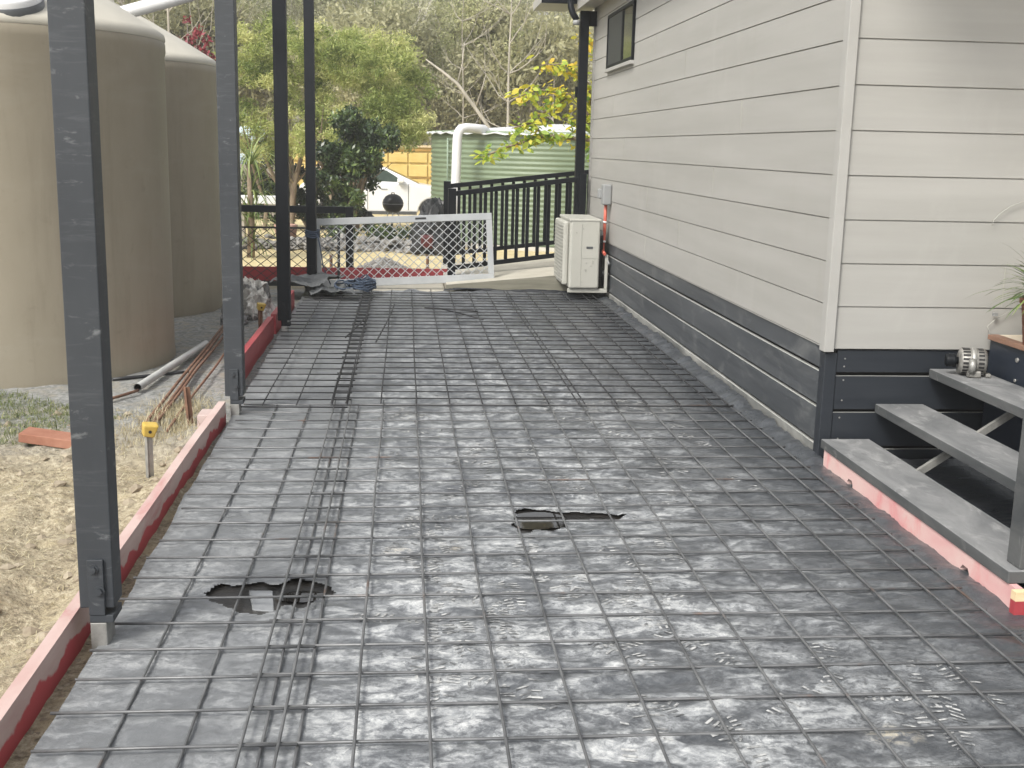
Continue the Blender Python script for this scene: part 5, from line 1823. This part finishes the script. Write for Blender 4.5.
dark_shrub(-1.05, 22.0, "tall dark glossy shrub hiding the back of the white car", 3,
           [(0.35, 1.75, 0.42, 0.36), (0.62, 1.98, 0.22, 0.22), (0.15, 1.25, 0.38, 0.34), (-0.1, 0.75, 0.32, 0.3), (-0.1, 0.35, 0.30, 0.25), (-0.2, 1.5, 0.3, 0.3), (0.05, 2.1, 0.3, 0.2), (-0.35, 1.0, 0.3, 0.35), (0.3, 1.5, 0.3, 0.3)], 13000)
dark_shrub(-2.0, 25.2, "dark shrub filling the gap behind the forked wattle trunks", 5,
           [(0.0, 0.7, 0.6, 0.5), (0.55, 0.9, 0.4, 0.5), (-0.6, 0.5, 0.5, 0.4), (0.2, 1.4, 0.6, 0.35), (0.75, 0.4, 0.4, 0.3), (0.3, 0.5, 0.5, 0.4), (0.75, 1.2, 0.35, 0.3)], 12000)
dark_shrub(-3.45, 25.6, "dark shrub behind the strap leaved plant, under the left wattle", 7,
           [(0.0, 0.6, 0.5, 0.5), (0.5, 1.1, 0.4, 0.4), (-0.4, 0.9, 0.4, 0.5), (0.3, 0.3, 0.5, 0.3)], 4500)
dark_shrub(-0.1, 20.6, "low dark plants behind the row of grey rocks", 11,
           [(0.0, 0.15, 0.25, 0.12), (0.45, 0.15, 0.25, 0.12), (-0.5, 0.15, 0.3, 0.12), (-1.0, 0.12, 0.25, 0.1)], 1600)

# strap leaved plant
sp_ = thing("strap_leaf_plant", "tall plant with drooping strap leaves right of the second post", "plant", (-2.24, 17.2, -0.12))
b = MB()
tt = []
for (cz, nn, sd) in ((1.35, 60, 2), (0.95, 50, 4), (0.55, 45, 6), (0.2, 30, 8)):
    strap_leaves(b, (0.03, 0, cz), nn, 0.5, 0.95, (0.1, 1.5), random.Random(sd), 0.016, 1.7, tt)
b.build("leaves", YUC, sp_, attr=tt)
MB().tube([(0, 0, -0.05), (0.02, 0, 0.5), (0, 0, 1.38)], [0.06, 0.05, 0.03], 8).build("stem", BARK, sp_)
b = MB()
b.lathe([(0, 0), (0.14, 0), (0.19, 0.30), (0.20, 0.36), (0.17, 0.36), (0.16, 0.3), (0, 0.3)], 20)
o = b.build("terracotta_pot", M("dusty_pink_clay", (0.30, 0.17, 0.14), (0.38, 0.24, 0.19), rough=0.85))
o.location = (-2.0, 19.9, -0.16)
tag(o, "dusty pink clay pot beside the strap leaved plant", "pot")

# red leaved plant behind the tanks
rp_ = thing("red_leaf_shrub", "purple red leaved shrub showing over the roof of the second tank", "shrub", (-3.2, 18.0, -0.13))
b = MB()
bl = []
qq = random.Random(17)
for (cx, cz, rr) in ((-0.38, 3.12, 0.13), (0.02, 3.05, 0.17), (0.16, 3.22, 0.12), (0.22, 2.92, 0.17), (0.05, 2.85, 0.15), (0.36, 2.82, 0.12), (0.30, 3.08, 0.09), (-0.15, 2.9, 0.1), (-0.28, 2.98, 0.08), (0.02, 3.4, 0.08)):
    b.tube([(0, 0, -0.1), (0.02, 0, 1.6), (cx * 0.6, 0, 2.4), (cx, 0, cz)], [0.04, 0.03, 0.018, 0.006], 5, cap=False)
    bl.append((cx, 0, cz, rr, rr, rr))
b.build("stems", BARKGREY, rp_)
V, tint = leaf_cloud(620, bl, 0.042, 4, aspect=0.42, droop=0.2, shell=0.8)
o = bpy.data.objects.new("crown", cloud_mesh("crown", V, tint, LEAF_RED))
C.objects.link(o)
o.parent = rp_

# yellowing tree by the house corner: leaves on drooping shoots
yt = thing("yellow_leaf_tree", "big leaved yellow and green tree reaching out from behind the house corner", "tree", (2.75, 16.0, -0.08))
b = MB()
shoots = [[(0, 0, 0), (-0.05, 0, 1.2), (-0.25, -0.1, 1.75), (-0.9, -0.2, 1.80), (-1.45, -0.25, 1.62), (-1.72, -0.25, 1.50)],
          [(-0.05, 0, 1.2), (-0.2, 0, 2.0), (-0.55, -0.05, 2.35), (-1.0, -0.1, 2.40), (-1.28, -0.1, 2.28)],
          [(-0.2, 0, 2.0), (-0.3, 0, 2.5), (-0.6, 0, 2.75), (-0.95, 0, 2.72)],
          [(-0.05, 0, 1.2), (0.1, 0.1, 2.2), (-0.1, 0.1, 2.9), (-0.4, 0.1, 3.1)],
          [(-0.9, -0.2, 1.80), (-1.1, -0.25, 1.95), (-1.35, -0.3, 1.88)],
          [(-0.55, -0.05, 2.35), (-0.8, -0.1, 2.15), (-1.0, -0.1, 2.05)],
          [(-0.2, 0, 2.0), (-0.45, -0.1, 1.95), (-0.62, -0.15, 2.05)]]
lv = []
q = random.Random(6)
for i, s in enumerate(shoots):
    s = [Vector(p) for p in s]
    b.tube(s, [0.05 * (1 - 0.85 * k / (len(s) - 1)) if i == 0 else 0.022 * (1 - 0.7 * k / (len(s) - 1)) for k in range(len(s))], 6)
    for k in range(len(s) - 1):
        if s[k + 1].x > -0.15:
            continue
        nlv = int(58 * (s[k + 1] - s[k]).length / 0.5) + 6
        for _ in range(nlv):
            t = q.random()
            lv.append(s[k].lerp(s[k + 1], t) + Vector((q.gauss(0, 0.05), q.gauss(0, 0.05), q.gauss(0, 0.05))))
b.build("trunk", BARK, yt)
b = MB()
tt = []
for p in lv:
    a = q.uniform(0, 2 * PI)
    d = Vector((math.cos(a), math.sin(a), q.uniform(-1.1, 0.5))).normalized()
    L = q.uniform(0.07, 0.14)
    sdir = d.cross(Vector((q.uniform(-1, 1), q.uniform(-1, 1), q.uniform(0.2, 1)))).normalized()
    p0 = p + d * 0.02
    w_ = L * 0.26
    vs = [p0, p0 + d * L * 0.35 + sdir * w_, p0 + d * L * 0.75 + sdir * w_ * 0.8, p0 + d * L + Vector((0, 0, -0.01)), p0 + d * L * 0.75 - sdir * w_ * 0.8, p0 + d * L * 0.35 - sdir * w_]
    b.add(vs, [(0, 1, 2, 3, 4, 5)])
    tv = min(1, max(0, 0.25 + 0.28 * (p.z - 1.3) + q.gauss(0, 0.22)))
    tt += [tv] * 6
b.build("foliage", LEAF_YEL, yt, attr=tt)

# ---------------------------------------------------------------- thin haze that pales the wood
HZ = bpy.data.materials.new("thin_haze")
HZ.use_nodes = True
_n, _l = HZ.node_tree.nodes, HZ.node_tree.links
_n.remove(_n["Principled BSDF"])
_v = _n.new("ShaderNodeVolumePrincipled")
_v.inputs["Color"].default_value = (0.96, 0.95, 0.91, 1)
_v.inputs["Density"].default_value = 0.0026
_v.inputs["Anisotropy"].default_value = 0.2
_l.new(_v.outputs[0], _n["Material Output"].inputs["Volume"])
b = MB()
b.box(-104, -28, -1.6, 104, 154, 21)
hz = stuff(b.build("haze", HZ))
